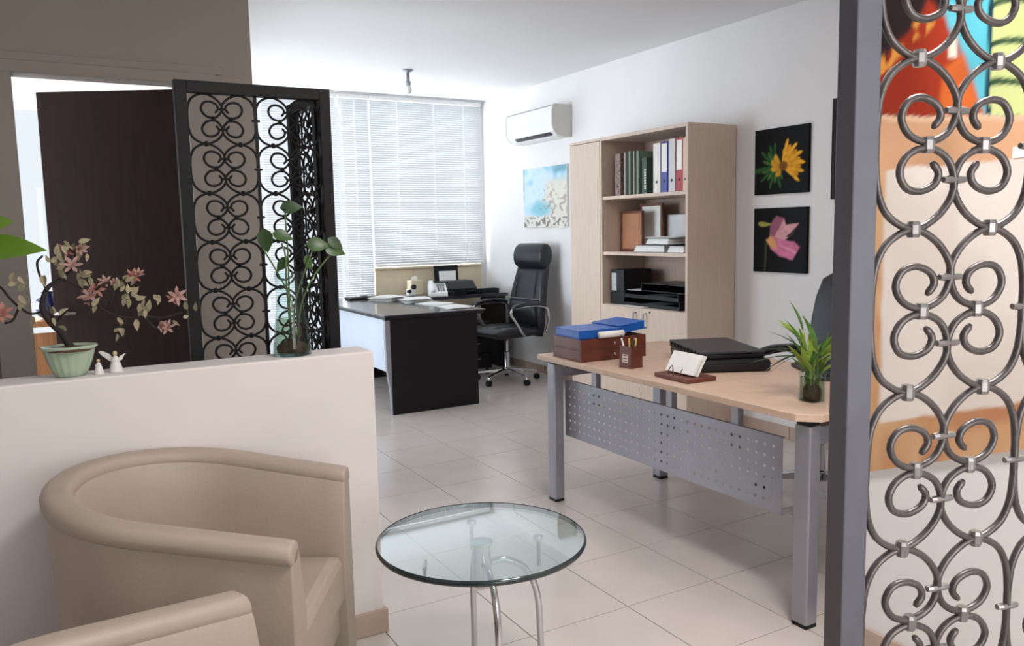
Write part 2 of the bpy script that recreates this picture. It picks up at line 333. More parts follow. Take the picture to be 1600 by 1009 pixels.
# ------------------------------------------------------------------ scroll screens
SC = [(0, 0), (.004, .13), (.052, .30), (.20, .43), (.5, .5), (.80, .425), (.985, .29), (.985, .165), (.87, .065), (.64, .018), (.41, .055), (.30, .155), (.38, .25), (.56, .275), (.74, .235), (.79, .165), (.70, .10)]
def scroll_mesh(w, h, r, mtl, flip, shift=0):
    pts = [(p[0]+(shift*.9 if i > 8 else 0), p[1]*((1+2.4*shift) if i > 8 else 1)) for i, p in enumerate(SC)]
    full = [(p[0], -p[1]) for p in pts[:0:-1]]+pts
    P = crom([((p[0]-.5)*w*(-1 if flip else 1), 0, p[1]*h) for p in full], 4)
    n = len(P); rad = [r*(.6 if i in (0, n-1) else 1) for i in range(n)]
    me = MB().tube(P, rad, 7).mesh('scroll'); me.materials.append(mtl)
    for p in me.polygons: p.use_smooth = True
    return me
def lattice(root, O, du, s0, cols, w, h, ztop, rows, r, mtl, mtl2, shift=0):
    """scrolls as single parts; O: point on the plane, du: unit direction along it"""
    mA, mB_ = scroll_mesh(w, h, r, mtl, False, shift), scroll_mesh(w, h, r, mtl, True, shift)
    rz = math.atan2(du.y, du.x); inv = root_inv(root)
    def col(sx, sy, sz): me = MB().lathe([(sx*.8, -sz), (sx, -sz*.55), (sx, sz*.55), (sx*.8, sz)], 8).mesh('collar'); me.materials.append(mtl2); return me
    cv = col(r*1.75, 0, r*2.1); ch = col(r*1.05, 0, r*3.4)
    def put(name, me, s, z, rot=None):
        p = inv @ Vector((O.x+du.x*s, O.y+du.y*s, z)); o = bpy.data.objects.new(name, me); COL.objects.link(o); o.parent = root
        o.location = p; base = Matrix.Rotation(rz-root.rotation_euler.z, 4, 'Z')
        o.rotation_euler = (base @ rot if rot else base).to_euler(); return o
    lay = Matrix.Rotation(PI/2, 4, 'Y')
    for c in range(cols):
        flip = c % 2 == 1; sc = s0+(c+.5)*w
        for k in range(rows):
            zc = ztop-(k+.5)*h
            put('scroll', mB_ if flip else mA, sc, zc)
            sgn = -1 if flip else 1
            put('collar', cv, sc+sgn*(.14+shift)*w, zc)
            if k < rows-1: put('collar', cv, sc, zc-.5*h)
            if not flip and c < cols-1:
                for q in (.205, -.205): put('collar', ch, sc+.5*w, zc+q*h, lay)
            if flip and c < cols-1: put('collar', ch, sc+.5*w, zc, lay)
def screen(name, label, O, du, length, z0, z1, bar, barmat, cols, h, r, mtl, mtl2, front=0, mid=False, shift=0):
    rt = thing(name, label, 'screen', (O.x, O.y, z0), math.atan2(du.y, du.x)); dn = Vector((-du.y, du.x, 0)); up = Vector((0, 0, 1)); b = bar/2
    O = Vector((O.x, O.y, 0))
    for s in (b, length-b): part('post', MB().obox(O+du*s+up*(z0+z1)/2, du*b, dn*b, up*(z1-z0)/2), barmat, rt, .0015)
    for z in ((z1-b, z0+b+.02)): part('rail', MB().obox(O+du*length/2+up*z, du*(length/2-bar), dn*b*.95, up*b), barmat, rt, .0015)
    w = (length-2*bar)/cols; rows = int((z1-z0-2*bar-.02)/h)
    lattice(rt, O-dn*b*front, du, bar, cols, w, h, z1-bar, rows, r, mtl, mtl2, shift)
    zr = z1-bar-rows*h
    if zr-(z0+bar+.02) > .03: part('rail', MB().obox(O+du*length/2+up*(zr-.006), du*(length/2-bar), dn*.006, up*.006), barmat, rt)
    if mid: part('centre_bar', MB().obox(O+du*length/2+up*(z0+z1)/2, du*.005, dn*.005, up*((z1-z0)/2-bar)), barmat, rt)
    return rt
PY = 2.735
a = at_y(281, 200, PY).x; bx = .868
screen('scroll_screen', 'black wrought iron scroll screen standing behind the half wall beside the dark door', Vector((a-.012, PY, 0)), Vector((1, 0, 0)), bx-a+.012, .001, 1.84, .036, M_IRON, 4, .1545, .0038, M_IRON, M_IRON, mid=True, shift=.11)
screen('scroll_screen', 'short black scroll screen running back from the right post of the longer black screen', Vector((.845, PY+.03, 0)), Vector((0, 1, 0)),   .36, .001, 1.84, .038, M_IRON, 3, .1545, .0038, M_IRON, M_IRON)
ga = math.radians(90-104.775); gd = Vector((math.cos(ga), math.sin(ga), 0)); GO = at_z(1345, 500, 1.269)
gO = Vector((.665, .497, 0))-gd*.013+Vector((-gd.y, gd.x, 0))*.0135
screen('scroll_screen', 'grey wrought iron scroll screen in the right foreground with a square steel post', gO, gd, .027*2+.18*3, .001, 2.175, .027, M_POST, 6, .159, .0037, M_IRON2, mat('collar_steel', (150, 146, 146), .3, .8, var=.2), front=.7)

# ------------------------------------------------------------------ tub armchairs
def tub_chair(loc, rz, label):
    t = thing('tub_armchair', label, 'armchair', loc, rz, 'beige tub armchairs')
    R, XF, XB = .27, .33, 0
    path = []
    for k in range(7): path.append((XF+(XB-XF)*k/6, -R))
    for k in range(1, 20): a = -PI/2-PI*k/20; path.append((XB+R*1.0*math.cos(a), R*math.sin(a)))
    for k in range(7): path.append((XB+(XF-XB)*k/6, R))
    n = len(path); secS, secR = [], []
    for i, (x, y) in enumerate(path):
        p0, p1 = path[max(i-1, 0)], path[min(i+1, n-1)]; tx, ty = p1[0]-p0[0], p1[1]-p0[1]; l = math.hypot(tx, ty); nx, ny = ty/l, -tx/l
        # outward normal for this travel direction
        if nx*x+ny*y < 0 and abs(y) > .01 or (abs(y) <= .01 and nx > 0): nx, ny = -nx, -ny
        u = (x+R)/(XF+R); zt = .767-.095*min(1, max(0, u)); lean = .03*(1-u)
        def P(o, z, x=x, y=y, nx=nx, ny=ny, lean=lean): k = lean*(z/.75); return (x+nx*(o+k), y+ny*(o+k), z)
        secS.append([P(.045, .03), P(.047, .3), P(.045, zt-.046), P(.0, zt-.012), P(-.022, zt-.04), P(-.04, zt-.12), P(-.055, .48), P(-.055, .36), P(-.04, .03)])
        prof = rrect(.074, .052, .0245, 4)
        secR.append([P(q[0]+.019, zt-.026+q[1]) for q in prof])
    part('shell', MB().loft(secS), M_LEATH, t, .006, 2, world=False, smooth=False)
    for p in t.children: 
        for q in p.data.polygons: q.use_smooth = len(q.vertices) == 4
    part('rim', MB().loft(secR), M_LEATH, t, smooth=True, world=False, bevel=.008)
    seat = [(XF-.01, -.218), (XF-.01, .218)]+[(XB+.218*math.cos(PI/2+PI*k/12), .218*math.sin(PI/2+PI*k/12)) for k in range(13)]
    s2 = []
    for zz, g in ((.30, 1), (.41, 1), (.43, .97), (.438, .9)): s2.append([(p[0]*g+(.02 if g < 1 else 0)*0, p[1]*g, zz) for p in seat])
    part('seat_cushion', MB().loft(s2), M_LEATH, t, .004, world=False)
    part('seat_rail', MB().box(XF-.06, XF-.025, -.22, .22, .20, .30), M_LEATH, t, .004, world=False)
    for sy in (-1, 1):
        for px_ in (XF-.05, XB-.12): part('foot', MB().lathe([(.018, 0), (.022, .032)], 12, (px_, sy*(.27 if px_ > 0 else .23), 0)), M_BLACK, t, world=False, smooth=True)
    return t
tub_chair((.297, 2.185, 0), math.radians(-30), 'beige leatherette tub armchair against the half wall, beside the glass table')
tub_chair((.105, 1.175, 0), math.radians(25), 'pale beige tub armchair in the bottom left corner, only its arm end showing')

# ------------------------------------------------------------------ glass coffee table
tc = Vector((1.01, 1.965, 0))
t = thing('coffee_table', 'round clear glass coffee table on bent chrome tube legs', 'table', tc)
part('glass_top', MB().lathe([(.290, .4885), (.2905, .5), ], 72, tc), M_TGLASS, t)
part('glass_edge', MB().lathe([(.2902, .4855), (.2945, .4865), (.2968, .4935), (.2945, .5000), (.2907, .5012)], 72, tc, caps=False), M_EDGE, t, smooth=True)
part('hub', MB().lathe([(.024, .355), (.027, .36), (.027, .478), (.033, .48), (.033, .488)], 24, tc), M_CHROME, t, smooth=True, bevel=.001)
for k, a in enumerate((14, 98, 190)):
    ca, sa = math.cos(math.radians(a)), math.sin(math.radians(a)); d = Vector((-.457*ca+.889*sa, -.889*ca-.457*sa, 0)); P = [tc+d*.022+Vector((0, 0, .425)), tc+d*.07+Vector((0, 0, .428)), tc+d*.125+Vector((0, 0, .395)), tc+d*.158+Vector((0, 0, .32)), tc+d*.166+Vector((0, 0, .2)), tc+d*.17+Vector((0, 0, .012))]
    lg = part('leg', MB().tube(crom(P, 6), .0095, 12), M_CHROME, t, smooth=True)
    part('foot', MB().lathe([(.018, 0), (.018, .008), (.012, .014)], 16, tc+d*.17), M_CHROME, lg, smooth=True)
    if k: part('support_pad', MB().lathe([(.006, .40), (.006, .474), (.015, .477), (.015, .488)], 12, tc+d*.165), M_CHROME, t, smooth=True)

# ------------------------------------------------------------------ reception desk
DX0, DX1, DY0, DY1, DZ = 2.085, 2.89, 1.735, 3.40, .745
t = thing('reception_desk', 'light maple desk with silver legs and perforated silver front panel', 'desk', ((DX0+DX1)/2, (DY0+DY1)/2, 0))
ch = .06
part('desk_top', MB().prism([(DX0+ch, DY0), (DX1, DY0), (DX1, DY1), (DX0, DY1), (DX0, DY0+ch)], 'z', DZ-.026, DZ), M_DESK, t, .003)
for lx, ly in ((2.155, 1.80), (2.155, 3.345), (2.83, 1.80), (2.83, 3.345)):
    lg = part('leg', MB().box(lx-.028, lx+.028, ly-.032, ly+.032, .012, .70), M_SILVER, t, .006)
    part('foot', MB().box(lx-.026, lx+.026, ly-.03, ly+.03, 0, .012), M_BLACK, lg)
    part('leg_cap', MB().box(lx-.024, lx+.024, ly-.028, ly+.028, .70, .719), M_BLACK, lg, .002)
for ly in (1.80, 3.345): part('side_beam', MB().box(2.183, 2.802, ly-.02, ly+.02, .63, .69), M_SILVER, t, .003)
part('cross_beam', MB().box(2.38, 2.42, 1.82, 3.325, .63, .67), M_SILVER, t, .003)
# perforated front panel: real holes
def perforated(y0, y1, z0, z1, x, pitch, hole):
    ny, nz = int((y1-y0-.03)/pitch), int((z1-z0-.03)/pitch); my, mz = (y1-y0-ny*pitch)/2, (z1-z0-nz*pitch)/2; m = MB(); th = .0015
    bm = bmesh.new(); cache = {}
    def V(y, z):
        k = (round(y, 5), round(z, 5))
        if k not in cache: cache[k] = bm.verts.new((x, y, z))
        return cache[k]
    def F(*ps):
        try: bm.faces.new([V(*p) for p in ps])
        except ValueError: pass
    ys = [y0]+[y0+my+i*pitch for i in range(ny+1)]+[y1]; zs = [z0]+[z0+mz+i*pitch for i in range(nz+1)]+[z1]
    for i in range(len(ys)-1):
        for j in range(len(zs)-1):
            a, b, c, d = ys[i], ys[i+1], zs[j], zs[j+1]
            if i in (0, len(ys)-2) or j in (0, len(zs)-2): F((a, c), (b, c), (b, d), (a, d)); continue
            cy, cz = (a+b)/2, (c+d)/2; H = [(cy+hole*math.cos(q*PI/4+PI/8), cz+hole*math.sin(q*PI/4+PI/8)) for q in range(8)]
            # corners at 45,135,225,315 degrees
            K = [(b, d), (a, d), (a, c), (b, c)]
            for q in range(4):
                F(H[2*q], H[(2*q+1) % 8], K[q]); F(H[(2*q+1) % 8], H[(2*q+2) % 8], K[(q+1) % 4], K[q])
    bmesh.ops.recalc_face_normals(bm, faces=bm.faces)
    r = bmesh.ops.extrude_face_region(bm, geom=bm.faces[:])
    bmesh.ops.translate(bm, verts=[v for v in r['geom'] if isinstance(v, bmesh.types.BMVert)], vec=(.0016, 0, 0))
    bmesh.ops.recalc_face_normals(bm, faces=bm.faces)
    me = bpy.data.meshes.new('front_panel'); bm.to_mesh(me); bm.free(); return me
me = perforated(1.945, 3.325, .335, .615, 2.2, .0405, .0062); me.transform(root_inv(t)); me.materials.append(M_SILVER); part('front_panel', me, None, t, label='silver sheet panel punched with rows of small holes')
part('panel_fold', MB().box(2.2, 2.214, 1.945, 3.325, .615, .6165).box(2.2, 2.214, 1.945, 3.325, .3335, .335), M_SILVER, t)
for ly in [at_x(q, 560, 2.22).y for q in (931, 1049, 1153)]: part('panel_bracket', MB().box(2.206, 2.235, ly-.018, ly+.018, .50, .719), M_SILVER, t, .002)

# things on the reception desk
def box_thing(name, label, cat, c, rz, sx, sy, sz, m, bevel=.004, group=None):
    t = thing(name, label, cat, c, rz, group); return t
def tray(z, label):
    t = thing('letter_tray', label, 'tray', (2.295, 3.165, z), math.radians(-2), 'stacked brown trays'); w, d, hh, th = .185, .125, .052, .008
    part('tray_base', MB().box(-w, w, -d, d, 0, .006), M_BROWN, t, world=False)
    for nm, b in (('tray_side', (-w, w, -d, -d+th)), ('tray_side', (-w, w, d-th, d)), ('tray_side', (-w, -w+th, -d+th, d-th)), ('tray_side', (w-th, w, -d+th, d-th))):
        part(nm, MB().box(*b, .006, hh), M_BROWN, t, .002, world=False)
    part('knob', MB().lathe([(.007, 0), (.009, .004), (.005, .009)], 10).box(0, 0, 0, 0, 0, 0) if False else MB().tube([(0, -d, .028), (0, -d-.008, .028)], [.005, .008], 10), M_CHROME, t, world=False, smooth=True)
    return t
tray(DZ+.0005, 'lower brown leather letter tray of the pair at the desk end')
tray(DZ+.0535, 'upper brown leather letter tray, blue folders lying on it')
def folder(c, rz, sx, sy, sz, label, tilt=0):
    t = thing('box_folder', label, 'folder', c, rz, 'blue box folders'); q = math.tan(tilt)
    part('cover', MB().loft([[(-sx, -sy, -sx*q), (sx, -sy, sx*q), (sx, sy, sx*q), (-sx, sy, -sx*q)], [(-sx, -sy, .004-sx*q), (sx, -sy, .004+sx*q), (sx, sy, .004+sx*q), (-sx, sy, -sx*q+.004)]]), M_BLUE, t, .001, world=False)
    part('box_body', MB().loft([[(-sx+.004, -sy+.004, .004-sx*q), (sx-.004, -sy+.004, .004+sx*q), (sx-.004, sy-.004, .004+sx*q), (-sx+.004, sy-.004, -sx*q+.004)], [(-sx+.004, -sy+.004, sz-sx*q), (sx-.004, -sy+.004, sz+sx*q), (sx-.004, sy-.004, sz+sx*q), (-sx+.004, sy-.004, sz-sx*q)]]), M_BLUE, t, .002, world=False)
    part('lid', MB().loft([[(-sx, -sy, sz-sx*q), (sx, -sy, sz+sx*q), (sx, sy, sz+sx*q), (-sx, sy, sz-sx*q)], [(-sx, -sy, sz+.003-sx*q), (sx, -sy, sz+.003+sx*q), (sx, sy, sz+.003+sx*q), (-sx, sy, sz+.003-sx*q)]]), M_BLUE, t, .001, world=False)
    return t
folder((2.225, 3.165, DZ+.107), math.radians(-3), .115, .11, .036, 'blue box folder lying flat on the left of the brown tray')
folder((2.428, 3.19, DZ+.107+.012), math.radians(2), .082, .11, .036, 'blue box folder tilted up on the right of the brown tray', math.radians(5))
pr = thing('paper_roll', 'rolled white paper tucked beside the blue folders', 'paper', (2.29, 3.04, DZ+.107))
part('roll', MB().tube([(2.20, 3.036, DZ+.123), (2.335, 3.03, DZ+.123)], .0155, 14), M_PAPER, pr, smooth=True)
pc = at_z(983, 574, DZ)
t = thing('pen_cup', 'square brown leather pen cup with a pale printed patch', 'pen cup', (pc.x+.01, pc.y, DZ), math.radians(8)); q = .036
part('cup_base', MB().box(-q, q, -q, q, 0, .005), M_BROWN, t, world=False)
for b in ((-q, q, -q, -q+.004), (-q, q, q-.004, q), (-q, -q+.004, -q+.004, q-.004), (q-.004, q, -q+.004, q-.004)): part('cup_side', MB().box(*b, .005, .098), M_BROWN, t, .001, world=False)
lb = part('printed_patch', MB().box(-q-.0008, -q, -.017, .017, .025, .062), mat('patch_paper', (216, 196, 190), .5, var=.05), t, world=False)
for zz in (.03, .042, .054): part('print_line', MB().box(-q-.0012, -q-.0008, -.011, .011, zz, zz+.004), M_BROWN, lb, world=False)
for k, (dx, dy, tx, ty, m, lab) in enumerate([(-.018, .012, -.03, .035, M_PAPER, 'white pen leaning left in the brown cup'), (-.004, -.004, -.01, .012, M_PENCIL, 'yellow pencil upright in the brown cup'), (.012, -.008, .018, -.016, M_PENCIL, 'ochre pencil leaning right in the brown cup'), (.02, .012, .012, -.02, M_BLACK, 'thick black marker standing in the brown cup')]):
    p0 = Vector((pc.x+.01+dx*.5, pc.y+dy*.5, DZ+.008)); p1 = Vector((pc.x+.01+dx+tx*.5, pc.y+dy+ty*.5, DZ+(.145 if k < 3 else .13)))
    t = thing('pen', lab, 'pen', p0, 0, 'pens in the brown cup'); r = .0035 if k < 3 else .007
    part('barrel', MB().tube([p0, p0.lerp(p1, .9)], r, 8), m, t, smooth=True); part('tip', MB().tube([p0.lerp(p1, .9), p1], [r, r*.3], 8), M_BLACK if k != 3 else M_SILVER, t, smooth=True)
# card holder
a, b_, c_ = at_z(1023, 588, DZ), at_z(1072, 600, DZ), at_z(1112, 590, DZ)
cc = (a+c_)/2; dirv = (b_-a); dirv.z = 0; L_ = dirv.length/2; du = dirv.normalized(); dn = Vector((-du.y, du.x, 0));  dn = dn if dn.x > 0 else -dn
cc = a+du*L_+dn*.075
t = thing('card_holder', 'brown wooden card holder with a wire loop, holding white cards', 'card holder', (cc.x, cc.y, DZ), math.atan2(du.y, du.x))
up = Vector((0, 0, 1))
part('base', MB().obox(cc+up*.009, du*L_*1.05, dn*.075, up*.009), M_BROWN, t, .004)
fr = cc-dn*.055
part('wire_loop', MB().tube(crom([fr-du*.035+up*.017, fr-du*.034+up*.035, fr-du*.02+up*.055-dn*-.008, fr-du*.006+up*.035, fr-du*.004+up*.017], 5), .0022, 6), M_FRW, t, smooth=True)
part('wire_pin', MB().tube([fr+du*.03+up*.017, fr+du*.042+up*.05+dn*.01], .0022, 6), M_FRW, t, smooth=True)
t = thing('card_stack', 'block of white business cards leaning back in the brown holder', 'cards', (cc.x, cc.y, DZ+.018)); lean = (up*.86+dn*.5).normalized(); nn = (dn*.86-up*.5).normalized()
base = cc-dn*.03+up*.026
for k in range(7): part('card', MB().obox(base+nn*(.0035*k+.005*(k > 3))+lean*(.045+.0012*k), du*(L_*.86-.002*(k % 2)), lean*.045, nn*.0014), M_PAPER, t)
# laptop on a document case, keyboard
lc = Vector((2.60, 2.68, DZ)); ra = math.radians(-26)
t = thing('document_case', 'thick black document case lying under the black laptop', 'case', lc, ra)
part('case_body', MB().box(-.15, .15, -.25, .25, .001, .052), M_BLACK, t, .012, 3, world=False)
part('case_flap', MB().box(-.152, -.146, -.2, .2, .02, .05), M_BLKLTH, t, .002, world=False)
part('zip', MB().box(-.1515, .1515, -.2515, .2515, .03, .034), M_BLKLTH, t, world=False)
t = thing('laptop', 'closed black laptop lying on the black document case', 'laptop', lc+Vector((-.01, .01, .053)), ra+math.radians(3))
part('laptop_base', MB().box(-.14, .14, -.215, .215, 0, .018), M_BLACK, t, .004, world=False)
part('laptop_lid', MB().box(-.142, .142, -.217, .217, .019, .031), mat('dark_grey_shell', (52, 52, 58), .35, .2, var=.08), t, .004, world=False)
for k in range(9): part('hinge_stud', MB().box(-.147, -.135, -.18+.045*k-.011, -.18+.045*k+.011, .012, .028), M_BLACK, t, .003, world=False)
t = thing('keyboard', 'dark grey keyboard lying between the laptop and the bamboo jar', 'keyboard', (2.76, 2.24, DZ), math.radians(-30))
part('keyboard_tray', MB().box(-.07, .07, -.18, .18, .001, .016), mat('charcoal_plastic', (56, 58, 60), .5, var=.1), t, .004, world=False)
for r_ in range(4): part('key_row', MB().box(-.058+r_*.03, -.034+r_*.03, -.17, .17, .016, .021), M_BLACK, t, .002, world=False)

# bamboo in a glass jar
bc = Vector((2.29, 1.90, DZ))
def leaf_mesh(name, L, w, m, droop=.25, fold=.12):
    mb = MB(); n = 6; P = []
    for i in range(n+1):
        t = i/n; wd = w*(math.sin(PI*min(1, t*1.02)**.75))**.9 if 0 < i < n else .0008; z = -droop*L*t*t; x = L*t
        P += [(x, -wd/2, z+fold*wd), (x, 0, z), (x, wd/2, z+fold*wd)]
    F = []
    for i in range(n): F += [(3*i, 3*i+1, 3*i+4, 3*i+3), (3*i+1, 3*i+2, 3*i+5, 3*i+4)]
    mb.add(P, F); me = mb.mesh(name); me.materials.append(m)
    for p in me.polygons: p.use_smooth = True
    return me
def put(name, me, parent, p, az, el, roll=0, sc=1):
    o = bpy.data.objects.new(name, me); COL.objects.link(o); o.parent = parent
    inv = root_inv(parent); o.location = inv @ Vector(p)
    o.rotation_euler = (Matrix.Rotation(az-math.radians(0), 4, 'Z') @ Matrix.Rotation(-el, 4, 'Y') @ Matrix.Rotation(roll, 4, 'X')).to_euler(); o.scale = (sc,)*3
    return o
t = thing('bamboo_jar', 'green lucky bamboo in a square glass jar of water on the maple desk', 'plant', bc)
part('glass_jar', MB().loft([[(bc.x+q[0], bc.y+q[1], bc.z+z) for q in rrect(w, w, .014, 3)] for w, z in ((.068, .001), (.072, .006), (.072, .098), (.062, .108), (.062, .118))], caps=False), M_GLASS, t, smooth=True)
part('jar_base', MB().loft([[(bc.x+q[0], bc.y+q[1], bc.z+z) for q in rrect(.068, .068, .014, 3)] for z in (.0005, .004)]), M_GLASS, t)
part('root_ball', MB().lathe([(.008, .005), (.029, .007), (.0315, .024), (.030, .045), (.022, .058), (.006, .066)], 14, bc), M_ROOT, t, smooth=True)
part('water', MB().loft([[(bc.x+q[0], bc.y+q[1], bc.z+z) for q in rrect(.064, .064, .012, 3)] for z in (.006, .085)]), M_WATER, t)
lm = [leaf_mesh('leaf', .13, .021, M_LEAF, .2), leaf_mesh('leaf', .12, .024, M_LEAFY, .15), leaf_mesh('leaf', .15, .018, M_LEAFD, .35)]
for k in range(8):
    a = 2*PI*k/8+.3; b0 = bc+Vector((.012*math.cos(a), .012*math.sin(a), .03)); hgt = .15+.11*random.random()
    b1 = bc+Vector((.035*math.cos(a), .035*math.sin(a), hgt)); mid = (b0+b1)/2+Vector((.008*math.cos(a+1), .008*math.sin(a+1), 0))
    part('stalk', MB().tube(crom([b0, mid, b1], 4), .0042, 7), M_STEM if k % 2 else M_LEAFY, t, smooth=True)
    for q in range(5):
        f = .45+.55*q/4; p = b0.lerp(b1, f)
        put('leaf', lm[(k+q) % 2], t, p, a+random.uniform(-1.2, 1.2), math.radians(random.uniform(35, 82)), random.uniform(-.6, .6), random.uniform(.7, 1.05))
for az, el, s_ in ((2.35, 12, 1.25), (2.6, 32, 1.1), (2.15, 48, 1.0), (2.75, -2, 1.1), (2.4, 25, .9), (2.0, -12, .9), (1.2, 20, 1), (-.8, 40, 1)):
    put('leaf', lm[2], t, bc+Vector((.02*math.cos(az), .02*math.sin(az), .14+.03*random.random())), az, math.radians(el), 0, s_)

# ------------------------------------------------------------------ office chairs
def office_chair(loc, face, label, headrest=True, ztop=1.235, w=.25):
    t = thing('office_chair', label, 'office chair', loc, face, 'black swivel office chairs')
    K = dict(world=False)
    for k in range(5):
        a = 2*PI*k/5+.35; d = Vector((math.cos(a), math.sin(a), 0)); n_ = Vector((-d.y, d.x, 0))
        arm = part('base_arm', MB().loft([[d*.03+n_*s*.022+Vector((0, 0, z)) for s, z in ((-1, .085), (1, .085), (1, .125), (-1, .125))], [d*.29+n_*s*.013+Vector((0, 0, z)) for s, z in ((-1, .065), (1, .065), (1, .085), (-1, .085))]]), M_CHROME, t, .004, **K)
        cst = part('caster', MB().tube([d*.285+n_*-.02+Vector((0, 0, .027)), d*.285+n_*.02+Vector((0, 0, .027))], .0265, 14), M_BLACK, t, .003, **K)
        part('caster_stem', MB().tube([d*.285+Vector((0, 0, .04)), d*.285+Vector((0, 0, .075))], .007, 8), M_CHROME, cst, **K)
    part('gas_column', MB().lathe([(.035, .08), (.035, .13), (.026, .135), (.026, .27), (.016, .275), (.016, .40)], 16), M_CHROME, t, smooth=True, bevel=.001, **K)
    part('tilt_mechanism', MB().box(-.12, .12, -.07, .07, .395, .425), M_BLACK, t, .008, **K)
    # seat: front is +x
    secs = []
    for x, ww, zt, zb in ((-.25, .20, .475, .43), (-.22, .24, .50, .425), (0, w+.005, .505, .42), (.16, w+.005, .51, .42), (.24, w-.01, .495, .425), (.275, w-.04, .465, .435)):
        secs.append([(x, q[0], (zt+zb)/2+q[1]) for q in rrect(2*ww, zt-zb, (zt-zb)*.42, 3)])
    part('seat', MB().loft(secs), M_BLKLTH, t, smooth=True, **K)
    for sg in (-1, 1): part('seat_seam', MB().tube([(-.2, sg*.12, .509), (0, sg*.125, .509), (.2, sg*.12, .510)], .003, 6), M_BLACK, t, **K)
    # backrest
    zt = ztop-.20 if headrest else ztop
    def bx(z): return -.225-.13*(max(0, z-.42)/.8)**1.15
    secs = []
    for i in range(9):
        f = i/8; z = .41+(zt-.41)*f; ww = w*(.86+.14*math.sin(PI*min(1, .15+f))) if headrest else w*(.9+.1*math.sin(PI*f))*(1 if f < .8 else math.sqrt(max(.05, 1-((f-.8)/.21)**2)))
        th = .085 if 0 < i < 8 else .05
        secs.append([(bx(z)+q[1]+(.02*math.sin(PI*f)), q[0], z) for q in rrect(2*ww, th, th*.42, 3)])
    part('backrest', MB().loft(secs), M_BLKLTH, t, smooth=True, **K)
    zb_ = .73
    if headrest:
        for sg in (-1, 1): part('back_seam', MB().tube([(bx(z)+.0635, sg*(.15-.03*(z-.5)), z) for z in (.5, .65, .8, .95, zt-.03)], .004, 6), M_BLACK, t, **K)
        part('chrome_band', MB().box(bx(zb_)+.057, bx(zb_)+.066, -w*.93, w*.93, zb_, zb_+.012), M_CHROME, t, .002, **K)
        part('lumbar_cushion', MB().loft([[(bx(.58)+.05+q[1]*s, q[0]*s, .585+zz) for q in rrect(.40, .06, .025, 3)] for zz, s in ((-.13, .7), (-.11, .95), (0, 1), (.11, .95), (.13, .7))]), M_BLKLTH, t, smooth=True, **K)
        hc = (bx(ztop-.11)+.03, ztop-.11)
        hr = part('headrest', MB().loft([[(hc[0]+r*1.0*math.cos(2*PI*k/20)+.12*r*math.sin(2*PI*k/20)*-1, y, hc[1]+r*1.55*math.sin(2*PI*k/20)) for k in range(20)] for y, r in ((-.215, .05), (-.205, .066), (-.19, .071), (0, .073), (.19, .071), (.205, .066), (.215, .05))]), M_BLKLTH, t, smooth=True, **K)
    for s in (-1, 1):
        y = s*(w+.045); pts = [(-.24, y*.93, .45), (-.255, y, .56), (-.24, y, .655), (-.16, y, .695), (.0, y, .70), (.12, y, .685), (.155, y, .64), (.10, y, .56), (.03, y*.95, .47), (-.02, y*.85, .44)]
        ar = part('armrest', MB().tube(crom(pts, 5), .013, 8), M_CHROME if headrest else M_BLACK, t, smooth=True, **K)
        part('arm_pad', MB().loft([[(x, y+q[0], z+q[1]) for q in rrect(.058, .03, .013, 3)] for x, z in ((-.21, .695), (-.16, .712), (0, .718), (.11, .703), (.145, .68))]), M_BLKLTH, ar, smooth=True, **K)
    return t
office_chair((3.55, 6.31, 0), math.atan2(-.10, -.99), 'black leather executive office chair with a rolled headrest by the dark desk')
office_chair((3.30, 2.68, 0), math.radians(184), 'black office chair behind the maple desk, half hidden by the grey post', False, 1.165, .25)

# ------------------------------------------------------------------ tall cabinet and bookcase
XB0, YB0, YB1, YB2, ZT = 3.60, 3.99, 4.94, 5.335, 2.02
t = thing('tall_cabinet', 'tall narrow pale wood cabinet with one plain door beside the bookcase', 'cabinet', (3.8, 5.14, 0))
part('cabinet_body', MB().box(XB0+.02, XR-.014, YB1+.001, YB2, .06, ZT-.02), M_CAB, t, .002)
part('cabinet_top', MB().box(XB0, XR-.014, YB1+.001, YB2, ZT-.02, ZT), M_CAB, t, .002)
part('plinth', MB().box(XB0+.03, XR-.014, YB1+.003, YB2-.003, 0, .06), M_CAB, t)
d = part('door', MB().box(XB0, XB0+.018, YB1+.004, YB2-.002, .07, ZT-.024), M_CAB, t, .002)
t = thing('bookcase', 'pale wood bookcase with three open shelves above two doors', 'bookcase', (3.8, 4.46, 0))
zs = (.80, 1.187, 1.591)
part('side_panel', MB().box(XB0, XR-.014, YB0, YB0+.022, 0, ZT), M_CAB, t, .0015)
part('side_panel', MB().box(XB0, XR-.014, YB1-.022, YB1-.001, 0, ZT), M_CAB, t, .0015)
part('top_panel', MB().box(XB0, XR-.014, YB0+.022, YB1-.022, ZT-.024, ZT), M_CAB, t, .0015)
part('back_panel', MB().box(XR-.026, XR-.014, YB0+.022, YB1-.022, .06, ZT-.024), M_CABIN, t)
part('bottom_panel', MB().box(XB0+.02, XR-.026, YB0+.022, YB1-.022, .06, .08), M_CABIN, t)
for k, z in enumerate(zs): part('shelf', MB().box(XB0+(.02 if k == 0 else .008), XR-.026, YB0+.022, YB1-.022, z-.024, z), M_CAB, t, .0015)
part('plinth', MB().box(XB0+.03, XB0+.05, YB0+.022, YB1-.022, 0, .06), M_CAB, t)
ym = (YB0+YB1)/2
